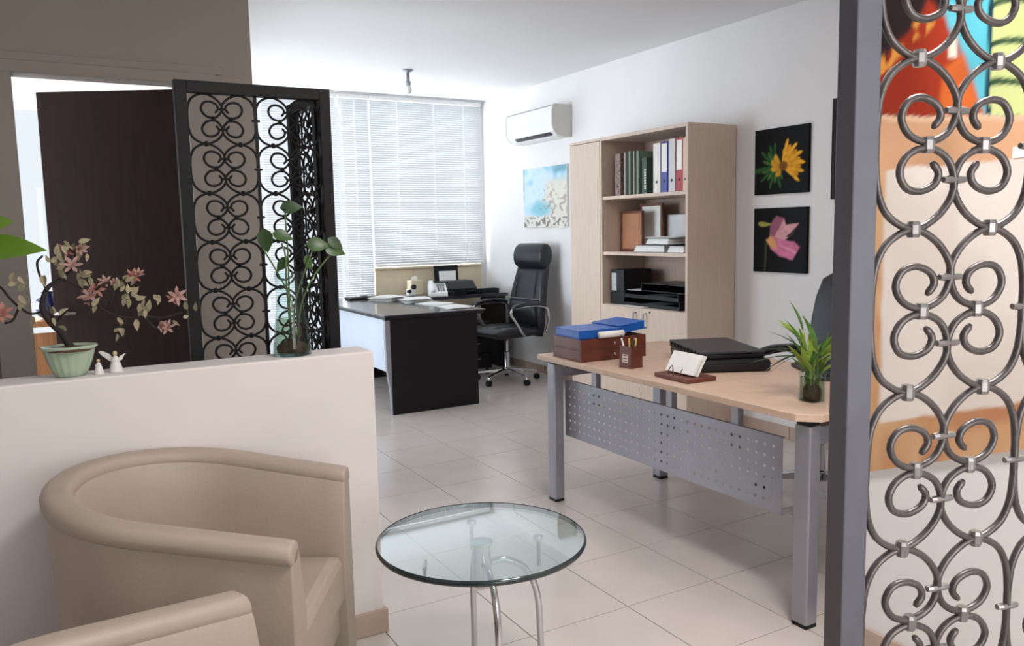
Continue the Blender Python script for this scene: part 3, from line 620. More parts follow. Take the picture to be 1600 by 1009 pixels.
for a, b in ((YB0+.004, ym-.0015), (ym+.0015, YB1-.004)):
    d = part('door', MB().box(XB0-.001, XB0+.018, a, b, .07, zs[0]-.003), M_CAB, t, .0015)
    hy = (ym-.055) if a < ym-.1 else (ym+.055)
    part('handle', MB().tube([(XB0-.001, hy, .665), (XB0-.026, hy, .668), (XB0-.026, hy, .76), (XB0-.001, hy, .763)], .0055, 8), M_SILVER, d, smooth=True)
    if a < ym-.1: part('lock', MB().tube([(XB0-.004, ym-.10, .775), (XB0, ym-.10, .775)], .008, 12), M_CHROME, d)

# ring binders and folders on the top shelf, placed from the far end
def binder(yc, w, h, d, m, label, z, spine=None, hole=True, lean=0, xo=.03, low=False):
    t = thing('ring_binder', label, 'binder', (XB0+xo+d/2, yc, z), 0, 'binders on the top shelf'); x0 = XB0+xo
    t.rotation_euler = (0, 0, 0)
    def B(a0, a1, b0, b1, c0, c1): return MB().box(a0, a1, b0+yc, b1+yc, z+c0, z+c1)
    part('cover', B(x0+.003, x0+d, -w/2, -w/2+.003, 0, h), m, t); part('cover', B(x0+.003, x0+d, w/2-.003, w/2, 0, h), m, t)
    sp = part('spine', B(x0, x0+.003, -w/2, w/2, 0, h), m, t, .001)
    if spine: part('spine_label', B(x0-.0008, x0, -w*.42, w*.42, h*.40, h*.96), spine, sp)
    if hole: part('finger_ring', MB().tube([(x0-.0015, yc, z+h*.22), (x0+.0005, yc, z+h*.22)], .0095, 14), M_BLACK, sp)
    part('sheets', B(x0+.012, x0+d-.01, -w/2+.006, w/2-.006, .006, h-.01), M_PAPER, t)
    return t
zS = zs[2]
m_w = mat('binder_white', (226, 222, 216), .45); m_b = mat('binder_blue', (70, 76, 150), .45); m_g = mat('binder_grey', (204, 200, 202), .45); m_r = mat('binder_red', (168, 52, 58), .45); m_p = mat('binder_peach', (224, 186, 166), .45)
m_fl = mat('binder_floral', (128, 104, 96), .5, var=.75, scale=60); m_gd = mat('folder_dark_green', (44, 66, 52), .45, var=.2); m_gr = mat('folder_grey', (150, 150, 146), .5); m_gl = mat('folder_sage', (112, 132, 112), .5)
def yb(px): return at_x(px, 250, XB0+.03).y
binder(yb(965), .062, .30, .27, m_fl, 'floral patterned binder at the far end of the top shelf', zS)
for px, w, h, m, lab in ((976, .016, .30, m_gr, 'thin grey folder next to the floral binder'), (983.5, .02, .305, m_gl, 'sage green folder, second in the row of thin ones'), (990, .014, .30, m_gr, 'thin grey folder between the sage and the green folders'), (996, .022, .30, m_gl, 'dull green folder left of the dark green one')): binder(yb(px), w, h, .25, m, lab, zS, None, False)
gb = binder(yb(1006.5), .05, .245, .24, m_gd, 'short dark green folder with a white lettered strip on its spine', zS, None, False)
for k in range(8): part('spine_print', MB().box(XB0+.028, XB0+.03, yb(1008)-.008, yb(1008)+.008, zS+.03+k*.018, zS+.042+k*.018), M_PAPER, gb)
for px, m, sp, h, lab in ((1026, m_w, None, .33, 'white ring binder, leftmost of the five wide binders'), (1038, m_b, M_PAPER, .335, 'blue ring binder with a white spine label'), (1049.5, m_g, None, .345, 'light grey ring binder between the blue and the red one'), (1061.5, m_r, M_PAPER, .345, 'red ring binder with a white spine label'), (1071.5, m_p, None, .34, 'peach coloured ring binder at the near end of the top shelf')):
    binder(yb(px), .054 if px > 1070 else .062 if px > 1030 else .072, h, .28, m, lab, zS, sp)
# middle shelf: frames, lying binders, papers
zS = zs[1]
def pframe(px0, px1, py1, inner, label, x0, th=.022):
    a, b = at_x(px0, 388, x0), at_x(px1, 388, x0); top = at_x((px0+px1)/2, py1, x0).z; y1_, y0_ = min(a.y, YB1-.035), b.y; bw = .018
    t = thing('picture_frame', label, 'frame', (x0, (y0_+y1_)/2, zS), 0, 'frames on the middle shelf')
    part('frame_rail', MB().box(x0, x0+th, y0_, y1_, zS, zS+bw), M_FRW, t, .002); part('frame_rail', MB().box(x0, x0+th, y0_, y1_, top-bw, top), M_FRW, t, .002)
    for u0, u1 in ((y0_, y0_+bw), (y1_-bw, y1_)): part('frame_stile', MB().box(x0, x0+th, u0, u1, zS+bw, top-bw), M_FRW, t, .002)
    part('print', MB().box(x0+.006, x0+.010, y0_+bw, y1_-bw, zS+bw, top-bw), inner, t)
pframe(953, 1003, 330, mat('tan_print', (176, 122, 88), .6, var=.12), 'wooden frame with a tan picture leaning at the far end of the middle shelf', XB0+.16)
pframe(1000, 1034, 318, M_PAPER, 'dark wooden frame holding a white certificate', XB0+.26)
gp = thing('glass_plaque', 'clear glass plaque standing at the near end of the middle shelf', 'plaque', (XB0+.32, 4.13, zS))
a, b = at_x(1043, 388, XB0+.32).y, at_x(1078, 388, XB0+.32).y
part('plate', MB().box(XB0+.315, XB0+.323, YB0+.03, a, zS+.012, zS+.26), mat('frosted_glass', (214, 214, 214), .25, var=.04), gp, .003)
part('stand', MB().box(XB0+.29, XB0+.35, YB0+.04, a-.01, zS, zS+.012), M_SILVER, gp, .002)
def lying(c, rz, w, d, h, m, label, name='ring_binder', cat='binder', group='files lying on the bookcase shelves', mlab=None):
    t = thing(name, label, cat, c, rz, group)
    part('cover', MB().box(-d/2, d/2, -w/2, w/2, 0, .003), m, t, world=False); part('cover', MB().box(-d/2, d/2, -w/2, w/2, h-.003, h), m, t, world=False)
    part('spine', MB().box(-d/2-.003, -d/2, -w/2, w/2, 0, h), m, t, world=False)
    for k in range(3): part('sheets', MB().box(-d/2+.004, d/2-.008-.004*k, -w/2+.006+.005*k, w/2-.006-.003*k, .003+k*(h-.006)/3, .003+(k+1)*(h-.006)/3-.0006), M_PAPER, t, world=False)
    return t
m_gyp = mat('binder_marbled', (96, 100, 94), .5, var=.35, scale=60)
lying((XB0+.145, 4.43, zS+.001), math.radians(188), .29, .25, .05, m_gyp, 'grey marbled binder lying lowest on the middle shelf')
lying((XB0+.15, 4.135, zS+.001), math.radians(175), .19, .25, .045, m_gr, 'light grey folder lying at the near side of the middle shelf')
lying((XB0+.16, 4.33, zS+.054), math.radians(171), .30, .25, .045, m_gyp, 'grey marbled binder lying on top of the others on the middle shelf')
for k, (yy, rz, lab) in enumerate(((4.40, 12, 'loose white papers slipping off the left of the marbled binders'), (4.19, -14, 'loose white papers on the right of the marbled binders'))):
    t = thing('paper_sheaf', lab, 'papers', (XB0+.14, yy, zS+.101), math.radians(rz), 'loose papers in the bookcase')
    for j in range(4): part('sheet', MB().box(-.10+.006*j, .10-.004*j, -.08-.008*j, .08-.006*j, .0016*j, .0016*j+.0011), M_PAPER, t, world=False)
# bottom shelf: black box file, black trays and folders
zS = zs[0]
t = thing('box_file', 'black box file standing at the far end of the lowest open shelf', 'box file', (XB0+.17, 4.80, zS))
part('box_body', MB().box(XB0+.05, XB0+.31, 4.725, 4.88, zS, zS+.255), M_BLACK, t, .003)
part('spine_label', MB().box(XB0+.0485, XB0+.05, 4.81, 4.868, zS+.10, zS+.23), mat('label_grey', (176, 176, 176), .6, var=.2, scale=60), t)
for k, (yy, w, zz, hh, lab) in enumerate(((4.40, .60, .001, .055, 'lowest black document tray on the bottom open shelf'), (4.40, .58, .061, .05, 'black document tray with papers, above the lowest tray'), (4.27, .46, .116, .05, 'black flat folder on top of the black document trays'))):
    t = thing('document_tray', lab, 'tray', (XB0+.19, yy, zS+zz), 0, 'black trays on the bottom open shelf')
    part('tray_base', MB().box(-.16, .16, -w/2, w/2, 0, .006), M_BLACK, t, world=False)
    for b in ((-.16, .16, -w/2, -w/2+.006), (-.16, .16, w/2-.006, w/2), (.154, .16, -w/2+.006, w/2-.006)): part('tray_side', MB().box(*b, .006, hh), M_BLACK, t, world=False)
    if k == 2: part('lid', MB().box(-.16, .16, -w/2, w/2, hh, hh+.006), M_BLKLTH, t, .002, world=False)
    else: part('front_lip', MB().box(-.16, -.154, -w/2+.006, w/2-.006, .006, .026), M_BLACK, t, world=False)
for (yy, zz, rz, lab) in ((4.50, .013, 4, 'white papers in the lowest black tray'), (4.48, .073, -3, 'white papers in the upper black tray'), (4.60, .113, 6, 'curled papers lying beside the top black folder')):
    t = thing('paper_sheaf', lab, 'papers', (XB0+.17, yy, zS+zz), math.radians(rz), 'loose papers in the bookcase')
    for j in range(3): part('sheet', MB().box(-.12+.005*j, .11-.004*j, -.12-.004*j, .09-.006*j, .0018*j, .0018*j+.0012), mat('grey_paper', (196, 198, 206), .6), t, world=False)
t = thing('paper_sheaf', 'crumpled white papers hanging over the front edge above the cabinet doors', 'papers', (XB0+.02, 4.55, zS+.001), 0, 'loose papers in the bookcase')
for j in range(3): part('sheet', MB().box(XB0-.012+.006*j, XB0+.029, 4.45-.02*j, 4.72-.03*j, zS+.001+.002*j, zS+.0024+.002*j), M_PAPER, t)

# ------------------------------------------------------------------ air conditioner
t = thing('air_conditioner', 'white split air conditioner high on the right wall', 'air conditioner', (XR-.1, 6.33, 2.155))
prof = [(XR, 2.425), (3.86, 2.425), (3.835, 2.41), (3.826, 2.36), (3.826, 2.245), (3.845, 2.195), (3.885, 2.165), (3.95, 2.152), (XR, 2.152)]
part('body', MB().prism(prof, 'y', 5.945, 6.72), M_WHITE, t, .004)
for a, b in ((5.93, 5.945), (6.72, 6.735)): part('side_cap', MB().prism([(p[0]-.002 if p[0] < XR else p[0], p[1]) for p in prof], 'y', a, b), mat('cap_grey', (206, 204, 198), .5, var=.02), t, .003)
part('top_seam', MB().box(3.8345, 3.8445, 5.95, 6.715, 2.403, 2.411), M_BLACK, t)
part('air_outlet', MB().obox((3.862, 6.30, 2.1795), (.0135, 0, -.0108), (0, .30, 0), (-.0035, 0, -.0043)), M_BLACK, t)
part('vent_flap', MB().obox((3.908, 6.33, 2.157), (.02, 0, -.006), (0, .37, 0), (-.001, 0, -.003)), M_WHITE, t, .001)

# ------------------------------------------------------------------ paintings
def sm(a, b, x): t = np.clip((x-a)/(b-a), 0, 1); return t*t*(3-2*t)
def vnoise(u, v, s, seed=0):
    r = np.random.default_rng(seed); g = r.random((64, 64)); x = u*s; y = v*s; xi = np.floor(x).astype(int); yi = np.floor(y).astype(int); fx = x-xi; fy = y-yi; fx = fx*fx*(3-2*fx); fy = fy*fy*(3-2*fy)
    G = lambda a, b: g[a % 64, b % 64]
    return (G(xi, yi)*(1-fx)+G(xi+1, yi)*fx)*(1-fy)+(G(xi, yi+1)*(1-fx)+G(xi+1, yi+1)*fx)*fy
def L3(c): return np.array(lin(c))
def mixc(img, mask, c): return img*(1-mask[..., None])+np.asarray(c)*mask[..., None]
def inpoly(u, v, poly, soft=.01, wob=None):
    if wob is not None: u = u+wob[0]; v = v+wob[1]
    n = len(poly); ins = np.zeros(u.shape, bool); d = np.full(u.shape, 9.)
    for i in range(n):
        x0, y0 = poly[i]; x1, y1 = poly[(i+1) % n]
        c = ((y0 > v) != (y1 > v)) & (u < (x1-x0)*(v-y0)/((y1-y0) if abs(y1-y0) > 1e-9 else 1e-9)+x0); ins ^= c
        t = np.clip(((u-x0)*(x1-x0)+(v-y0)*(y1-y0))/max(1e-9, (x1-x0)**2+(y1-y0)**2), 0, 1); d = np.minimum(d, np.hypot(u-x0-t*(x1-x0), v-y0-t*(y1-y0)))
    return sm(-soft, soft, np.where(ins, d, -d))
def paint_mesh(name, corner, nu, nv, fn):
    """corner(u,v)->xyz with arrays; fn(u,v)->linear rgb"""
    u, v = np.meshgrid(np.linspace(0, 1, nu), np.linspace(0, 1, nv), indexing='ij'); P = corner(u, v); C_ = np.clip(fn(u, v), 0, 1)
    me = bpy.data.meshes.new(name); vs = P.reshape(-1, 3); fs = [(i*nv+j, (i+1)*nv+j, (i+1)*nv+j+1, i*nv+j+1) for i in range(nu-1) for j in range(nv-1)]
    me.from_pydata(vs.tolist(), [], fs); at = me.color_attributes.new('paint', 'FLOAT_COLOR', 'POINT'); buf = np.ones((vs.shape[0], 4)); buf[:, :3] = C_.reshape(-1, 3); at.data.foreach_set('color', buf.ravel()); me.update()
    return me
def wall_canvas(name, label, x, ya, yb_, z0, z1, th, edge, fn, nu=70, nv=70, cat='painting', group=None, rough=.5):
    """ya: far (image left) edge, yb_: near edge"""
    t = thing(name, label, cat, (x-th/2, (ya+yb_)/2, z0), 0, group)
    part('canvas', MB().box(x-th, x, yb_, ya, z0, z1), edge, t, .002)
    me = paint_mesh('painted_face', lambda u, v: np.stack([np.full(u.shape, x-th-.0012), ya+(yb_-ya)*(.004+.992*u), z0+(z1-z0)*(.004+.992*v)], -1), nu, nv, fn)
    me.transform(root_inv(t)); me.materials.append(vcol('oil_paint_%d' % int(rough*100), rough)); part('painted_face', me, None, t); return t
def petal(cx, cy, ang, L, w, b=.0):
    c, s = math.cos(ang), math.sin(ang); out = []
    for k in range(12):
        a = 2*PI*k/12; x = L*(.5+.5*math.cos(a)); y = w*math.sin(a)*(.6+.4*math.cos(a-.6)); out.append((cx+x*c-y*s, cy+x*s+y*c))
    return out
def sunflower(u, v):
    img = np.ones(u.shape+(3,))*L3((7, 6, 7)); w = (.02*(vnoise(u, v, 14, 1)-.5), .02*(vnoise(u, v, 14, 2)-.5))
    for i, a in enumerate((1.9, 2.15, 2.4, 2.75, 3.2, 3.5, 3.8, 4.1, 4.4, 4.7, 5.0, 5.3, 1.6)): img = mixc(img, inpoly(u, v, petal(.40, .42, a, .36-.10*(i % 2), .036), .012, w), L3(((40, 84, 34), (62, 104, 44))[i % 2])*(.7+.6*vnoise(u, v, 25, 3))[..., None])
    img = mixc(img, inpoly(u, v, [(.0, .40), (.12, .42), (.22, .38), (.12, .33), (.0, .34)], .02, w), L3((44, 74, 38)))
    for i, a in enumerate((-.66, -.46, -.28, -.1, .08, .26, .46, .66, .86, 1.06, 1.28)): img = mixc(img, inpoly(u, v, petal(.52, .42, a, .42-.07*(i % 2), .047), .01, w), L3(((232, 168, 40), (222, 148, 28))[i % 2])*(.8+.4*vnoise(u, v, 20, 4))[..., None])
    for i, a in enumerate((2.2, 2.8, 3.5, 4.3)): img = mixc(img, inpoly(u, v, petal(.50, .44, a, .2, .07), .012, w), L3((206, 150, 36))*(.8+.4*vnoise(u, v, 20, 5))[..., None])
    return mixc(img, 1-sm(.05, .09, np.hypot((u-.55)*.9, v-.42)), L3((120, 74, 20)))
def lily(u, v):
    img = np.ones(u.shape+(3,))*L3((7, 6, 7)); w = (.02*(vnoise(u, v, 10, 1)-.5), .02*(vnoise(u, v, 10, 2)-.5))
    img = mixc(img, inpoly(u, v, [(.20, .0), (.24, .0), (.27, .45), (.23, .45)], .012, w), L3((62, 58, 44)))
    img = mixc(img, inpoly(u, v, petal(.36, .76, 3.1, .27, .06), .012, w), L3((150, 150, 70)))
    img = mixc(img, inpoly(u, v, [(.30, .52), (.32, .74), (.44, .88), (.58, .84), (.56, .7), (.44, .55)], .02, w), L3((150, 88, 108)))
    img = mixc(img, inpoly(u, v, [(.38, .52), (.58, .84), (.62, .74), (.86, .76), (.74, .6), (.6, .5), (.5, .45)], .015, w), L3((214, 156, 160))*(.85+.3*vnoise(u, v, 16, 3))[..., None])
    img = mixc(img, inpoly(u, v, [(.62, .56), (.84, .72), (.82, .67), (.68, .54)], .012, w), L3((60, 36, 44)))
    img = mixc(img, inpoly(u, v, [(.26, .5), (.34, .36), (.5, .25), (.76, .2), (.88, .4), (.78, .48), (.55, .5), (.38, .56)], .02, w), L3((204, 116, 148))*(.8+.4*vnoise(u, v, 14, 4))[..., None])
    img = mixc(img, inpoly(u, v, [(.25, .5), (.34, .38), (.46, .36), (.42, .5), (.34, .57)], .03, w), L3((218, 160, 100)))
    return mixc(img, inpoly(u, v, petal(.5, .42, -.35, .34, .03), .015, w), L3((228, 150, 172)))
p = {}
wall_canvas('flower_painting', 'square black painting of a yellow sunflower, the upper of two', XR, 3.818, 3.39, 1.552, 1.96, .018, M_CANVAS, sunflower, group='flower paintings', nu=90, nv=90)
wall_canvas('flower_painting', 'square black painting of a pink lily, the lower of two', XR, 3.818, 3.39, 1.06, 1.466, .018, M_CANVAS, lily, group='flower paintings', nu=90, nv=90)
wall_canvas('dark_picture', 'narrow dark picture edge showing beside the grey steel post', XR, 3.22, 2.75, 1.50, 2.075, .03, mat('dark_frame_grey', (44, 42, 46), .5), lambda u, v: np.ones(u.shape+(3,))*L3((40, 36, 38))*(.7+.6*vnoise(u, v, 9, 2))[..., None], 30, 30, 'picture')
def seascape(u, v):
    n1 = vnoise(u, v, 5, 11); n2 = vnoise(u, v, 12, 12); n3 = vnoise(u, v, 26, 13)
    img = np.ones(u.shape+(3,))*L3((205, 224, 234)); img = mixc(img, sm(.45, .8, n1*.6+n2*.4)*.8, L3((150, 200, 222)))
    img = mixc(img, sm(.3, .75, u+.35*(n1-.5))*(1-sm(.72, .85, v))*.9, L3((226, 218, 204)))
    img = mixc(img, (1-sm(.1, .3, np.hypot((u-.4)*.8, (v-.3)*1.6)))*.8, L3((118, 190, 208)))
    img = mixc(img, sm(.62, .7, n3)*sm(.3, .5, u)*(1-sm(.6, .75, v))*.6, L3((150, 128, 104)))
    img = mixc(img, (1-sm(.16, .22, v+.06*(n2-.5)))*.9, L3((222, 216, 206))); img = mixc(img, sm(.6, .66, n3)*(1-sm(.14, .2, v))*.8, L3((96, 92, 84)))
    img = mixc(img, (1-sm(0, .04, u))*sm(.2, .8, v+.4*(n2-.5))*.7, L3((70, 96, 110))); return mixc(img, sm(.88, .97, v+.1*(n2-.5))*sm(.6, .8, u)*.8, L3((110, 160, 176)))
wall_canvas('seascape_painting', 'pale blue and sand coloured abstract painting below the air conditioner', XR, 6.735, 5.99, 1.38, 1.928, .02, M_CANVW, seascape, 90, 70)
# large painting behind the grey screen: slanting lower edge
YA, YZ = 1.598, .62
def Lb(y): return .592+(1.58-y)*.385
TOPZ = 2.25
def big(u, v):
    y = YA+(YZ-YA)*u; z = Lb(y)+(TOPZ-Lb(y))*v; a = 1.6-y     # a: metres from far edge
    w = (.012*(vnoise(u, v, 30, 5)-.5), .012*(vnoise(u, v, 30, 6)-.5)); n1 = vnoise(u, v, 9, 21); n2 = vnoise(u, v, 22, 22); n3 = vnoise(u, v, 45, 23); A = a+w[0]; Z = z+w[1]
    img = np.ones(u.shape+(3,))*L3((230, 221, 214)); img = mixc(img, sm(.45, .75, n1)*.5, L3((214, 201, 190)))
    org = L3((198, 146, 106)); org2 = L3((216, 176, 136)); ob = org*(1-n2[..., None])+org2*n2[..., None]
    img = mixc(img, 1-sm(.045, .062, A), ob)
    rail = 1-sm(.0, .012, Z-(.755+(a-.08)*.33)); img = mixc(img, rail, ob); img = mixc(img, rail*sm(.55, .75, n1)*.6, L3((176, 112, 78)))
    beige = sm(1.51, 1.52, Z+.05*a*0)*1.0; img = mixc(img, beige, L3((206, 160, 126))*(.85+.3*n1)[..., None]); img = mixc(img, sm(1.655, 1.665, Z+.13*(a-.02))*.7*(1-sm(1.675, 1.685, Z+.13*(a-.02))), L3((226, 192, 164)))
    top = sm(1.672, 1.68, Z+.13*(a-.02)); img = mixc(img, top, L3((44, 34, 36)))
    img = mixc(img, top*inpoly(A, Z, [(.205, 1.6), (.21, 2.3), (.40, 2.3), (.40, 1.6)], .006), L3((96, 186, 204))*(.85+.3*n2)[..., None])
    img = mixc(img, top*inpoly(A, Z, [(.0, 1.6), (.0, 1.80), (.07, 1.87), (.14, 1.92), (.17, 1.97), (.21, 1.93), (.25, 1.85), (.30, 1.72), (.34, 1.6)], .012), L3((150, 52, 34))*(.7+.6*n1)[..., None])
    img = mixc(img, top*inpoly(A, Z, [(.0, 1.74), (.0, 1.82), (.09, 1.90), (.15, 1.93), (.19, 1.90), (.10, 1.85)], .01)*sm(.35, .6, n3), L3((206, 140, 70)))
    img = mixc(img, top*inpoly(A, Z, [(.20, 1.62), (.22, 1.78), (.27, 1.80), (.33, 1.64)], .012), L3((206, 104, 52))*(.85+.3*n2)[..., None])
    img = mixc(img, top*inpoly(A, Z, [(.228, 1.80), (.232, 1.85), (.25, 1.85), (.255, 1.795)], .006), L3((236, 222, 206)))
    gr = inpoly(A, Z, [(.345, 1.6), (.338, 2.3), (1.2, 2.3), (1.2, 1.6)], .004)*top; img = mixc(img, gr, L3((196, 206, 140))*(.85+.3*n1)[..., None])
    for zz in (1.70, 1.80, 1.90, 2.0): img = mixc(img, gr*(1-sm(.004, .012, np.abs(Z-zz-.02*np.sin(a*22)-.12*(a-.4)))), L3((58, 82, 58)))
    img = mixc(img, top*(1-sm(.003, .008, np.abs(A-.342))), L3((34, 60, 70)))
    return img
t = thing('large_painting', 'large colourful still life painting seen through the grey scroll screen', 'painting', (XN-.01, 1.1, .6))
part('board', MB().prism([(YA, Lb(YA)), (YZ, Lb(YZ)), (YZ, TOPZ), (YA, TOPZ)], 'x', XN-.015, XN-.003), M_CANVW, t, .001)
me = paint_mesh('painted_face', lambda u, v: np.stack([np.full(u.shape, XN-.0162), YA+(YZ-YA)*u, Lb(YA+(YZ-YA)*u)+(TOPZ-Lb(YA+(YZ-YA)*u))*v], -1), 150, 220, big)
me.transform(root_inv(t)); me.materials.append(vcol('oil_paint_50', .5)); part('painted_face', me, None, t)
c = at_x(1590, 238, XN-.0165)
part('label_card', MB().box(XN-.0175, XN-.0165, c.y-.05, c.y+.012, c.z-.014, c.z+.014), M_PAPER, t)

# ------------------------------------------------------------------ dark desk by the window
KX0, KX1, KY0, KY1, KZ = 2.115, 2.955, 5.575, 7.30, .755
t = thing('executive_desk', 'large black desk with a glossy top and white front panel near the window', 'desk', (2.53, 6.4, 0))
part('desk_top', MB().box(KX0, KX1, KY0, KY1, KZ-.012, KZ), M_DGLOSS, t, .003)
part('top_edge_band', MB().box(KX0+.012, KX1-.012, KY0+.012, KY1-.012, KZ-.036, KZ-.012), M_BLACK, t, .002)
part('end_panel', MB().box(2.172, 2.895, 5.61, 5.65, 0, KZ-.036), M_BLKWD, t, .002)
part('end_panel', MB().box(2.172, 2.895, 7.20, 7.24, 0, KZ-.036), M_BLKWD, t, .002)
part('edge_trim', MB().loft([[(2.172-w_, 5.612, z), (2.172, 5.612, z), (2.172, 5.648, z), (2.172-w_, 5.648, z)] for z, w_ in ((.001, .006), (.1, .008), (.2, .014), (.28, .026), (.36, .036), (.55, .04), (.715, .042))]), M_SILVER, t, .002)
part('front_panel', MB().box(2.20, 2.22, 5.651, 7.199, .30, KZ-.037), mat('white_desk_panel', (186, 193, 206), .35, var=.02), t, .002)
t = thing('desk_return', 'dark side desk under the window behind the black office chair', 'desk', (3.45, 7.25, 0))
part('return_top', MB().box(2.965, 3.93, 6.93, 7.46, KZ-.035, KZ-.004), M_DGLOSS, t, .003)
part('side_panel', MB().box(3.885, 3.92, 6.97, 7.44, 0, KZ-.035), M_BLKWD, t, .002)
part('side_panel', MB().box(2.975, 3.005, 6.97, 7.44, 0, KZ-.035), M_BLKWD, t, .002)
t = thing('drawer_pedestal', 'black drawer pedestal under the dark desk beside the office chair', 'drawers', (3.44, 6.94, 0))
px0, px1, py0, py1 = 3.26, 3.62, 6.72, 7.16
part('pedestal_body', MB().box(px0, px1, py0+.02, py1, .06, .50), M_BLKWD, t, .002)
for k in range(3):
    d = part('drawer', MB().box(px0+.003, px1-.003, py0, py0+.019, .07+k*.143, .208+k*.143), M_BLKWD, t, .002)
    part('handle', MB().box(px0+.13, px1-.13, py0-.014, py0, .155+k*.143, .165+k*.143), M_SILVER, d, .002)
for q in ((px0+.03, py0+.05), (px1-.03, py0+.05), (px0+.03, py1-.04), (px1-.03, py1-.04)): part('caster', MB().lathe([(.02, 0), (.022, .03), (.012, .06)], 10, (q[0], q[1], 0)), M_BLACK, t)
# things on it
c = (at_z(535, 467, KZ)+at_z(583, 464, KZ))/2
t = thing('tablet_case', 'flat black case on the far left corner of the dark desk', 'case', (c.x, c.y-.16, KZ), math.radians(2))
part('case_body', MB().box(-.155, .155, -.06, .09, 0, .022), M_BLACK, t, .006, world=False)
part('clasp', MB().box(-.03, .03, -.02, .02, .022, .036), M_SILVER, t, .004, world=False)
for k, (px, py, rz, lab) in enumerate(((622, 469, 18, 'spread of white papers at the left of the heap on the dark desk'), (664, 471, -12, 'white papers lying across the middle of the dark desk'), (712, 473, 10, 'white sheets near the chair side of the dark desk'), (765, 477, -6, 'single white sheets at the chair end of the dark desk'))):
    c = Vector(((2.66, 6.88, KZ), (2.78, 6.52, KZ), (2.81, 6.18, KZ), (2.82, 5.83, KZ))[k])
    t = thing('paper_sheaf', lab, 'papers', (c.x, c.y, KZ+.002), math.radians(rz), 'papers on the dark desk')
    for j in range(7 if k < 2 else 2): part('sheet', MB().obox((.012*(j % 4)-.02, .014*(j % 3), .0018+.005*j), (.10, .03*math.sin(j*2.1), .002), (-.03*math.sin(j*2.1), .14, 0), (0, 0, .0006)), M_PAPER, t, world=False)
c = at_z(694, 462, KZ); c = Vector((3.22, 7.04, KZ-.004))
t = thing('desk_telephone', 'white desk telephone propped on the dark side desk', 'telephone', c, math.radians(-18))
part('telephone_body', MB().prism([(-.10, 0), (.10, 0), (.10, .11), (.08, .115), (-.10, .035)], 'x', -.085, .085), M_WHITE, t, .006, world=False)
part('handset', MB().loft([[(-.055+q[0], y, z+q[1]) for q in rrect(.045, .03, .012, 3)] for y, z in ((-.09, .055), (-.06, .07), (0, .1), (.06, .125), (.095, .13))]), M_WHITE, t, smooth=True, world=False)
part('display', MB().obox((.03, .045, .1005), (.04, 0, 0), (0, .02, .0089), (0, -.0009, .002)), mat('lcd_grey', (120, 128, 122), .3), t, world=False)
for r_ in range(4):
    for q in range(3): part('key', MB().obox((.005+.024*q, -.065+.024*r_, .0525+.0107*r_), (.008, 0, 0), (0, .007, .0031), (0, -.0012, .003)), mat('key_grey', (120, 120, 124), .5), t, world=False)
c = Vector((3.50, 7.27, KZ-.004))
t = thing('printer', 'black desktop printer with paper on the dark side desk', 'printer', c, math.radians(-4))
part('printer_body', MB().prism([(-.15, 0), (.15, 0), (.15, .12), (-.05, .12), (-.15, .05)], 'x', -.19, .19), M_BLACK, t, .006, world=False)
part('paper_support', MB().obox((-.03, .12, .19), (.13, 0, 0), (0, .008, .08), (0, .004, 0)), M_BLACK, t, .003, world=False)
part('paper_feed', MB().obox((-.02, .108, .165), (.09, 0, 0), (0, .006, .05), (0, .0015, 0)), M_PAPER, t, world=False)
part('output_tray', MB().box(-.14, .14, -.235, -.15, .02, .028), M_BLACK, t, .002, world=False)
for k, (dx, dy, zz, lab) in enumerate(((3.62, 7.02, 0, 'dark organiser tray behind the black office chair'), (3.34, 7.0, 0, 'dark organiser tray between telephone and chair'))):
    t = thing('organiser_tray', lab, 'tray', (dx+.12*(k == 0), dy, KZ-.004), math.radians(4), 'dark organiser trays on the side desk'); w_ = .13 if k == 0 else .0
    if k == 1: t.location = (3.40, 6.962, KZ-.004); t.rotation_euler.z = 0
    w_ = .11 if k == 0 else .065
    part('tray_base', MB().box(-w_, w_, -.05, .05, 0, .005), M_BLACK, t, world=False)
    for b in ((-w_, w_, -.05, -.045), (-w_, w_, .045, .05), (-w_, -w_+.005, -.045, .045), (w_-.005, w_, -.045, .045)): part('tray_side', MB().box(*b, .005, .045), M_BLACK, t, world=False)
c = Vector((3.12, 7.36, KZ-.004))
t = thing('cream_box', 'cream coloured tissue box against the beige marble panels', 'box', c, math.radians(6))
part('box_body', MB().box(-.06, .06, -.05, .05, 0, .14), M_CREAM, t, .004, world=False)
part('tissue', MB().add([(-.03, 0, .139), (.03, 0, .139), (.04, .01, .17), (0, -.01, .185), (-.035, .01, .168)], [(0, 1, 2, 3, 4)]), M_PAPER, t, world=False)
c = Vector((3.02, 7.22, KZ-.004))
t = thing('tape_dispenser', 'small white desk gadget with two round black knobs beside the cream box', 'gadget', c, math.radians(10))
part('gadget_body', MB().box(-.04, .04, -.025, .025, 0, .07), M_WHITE, t, .008, world=False)
for (a_, z_, r_) in ((.022, .085, .024), (-.03, .045, .018)): part('knob', MB().tube([(a_, -.03, z_), (a_, .0, z_)], r_, 14), M_BLACK, t, world=False)

# ------------------------------------------------------------------ plants and ornaments on the half wall
HT = HWZ
def px(a, b, y=2.60): return at_y(a, b, y)
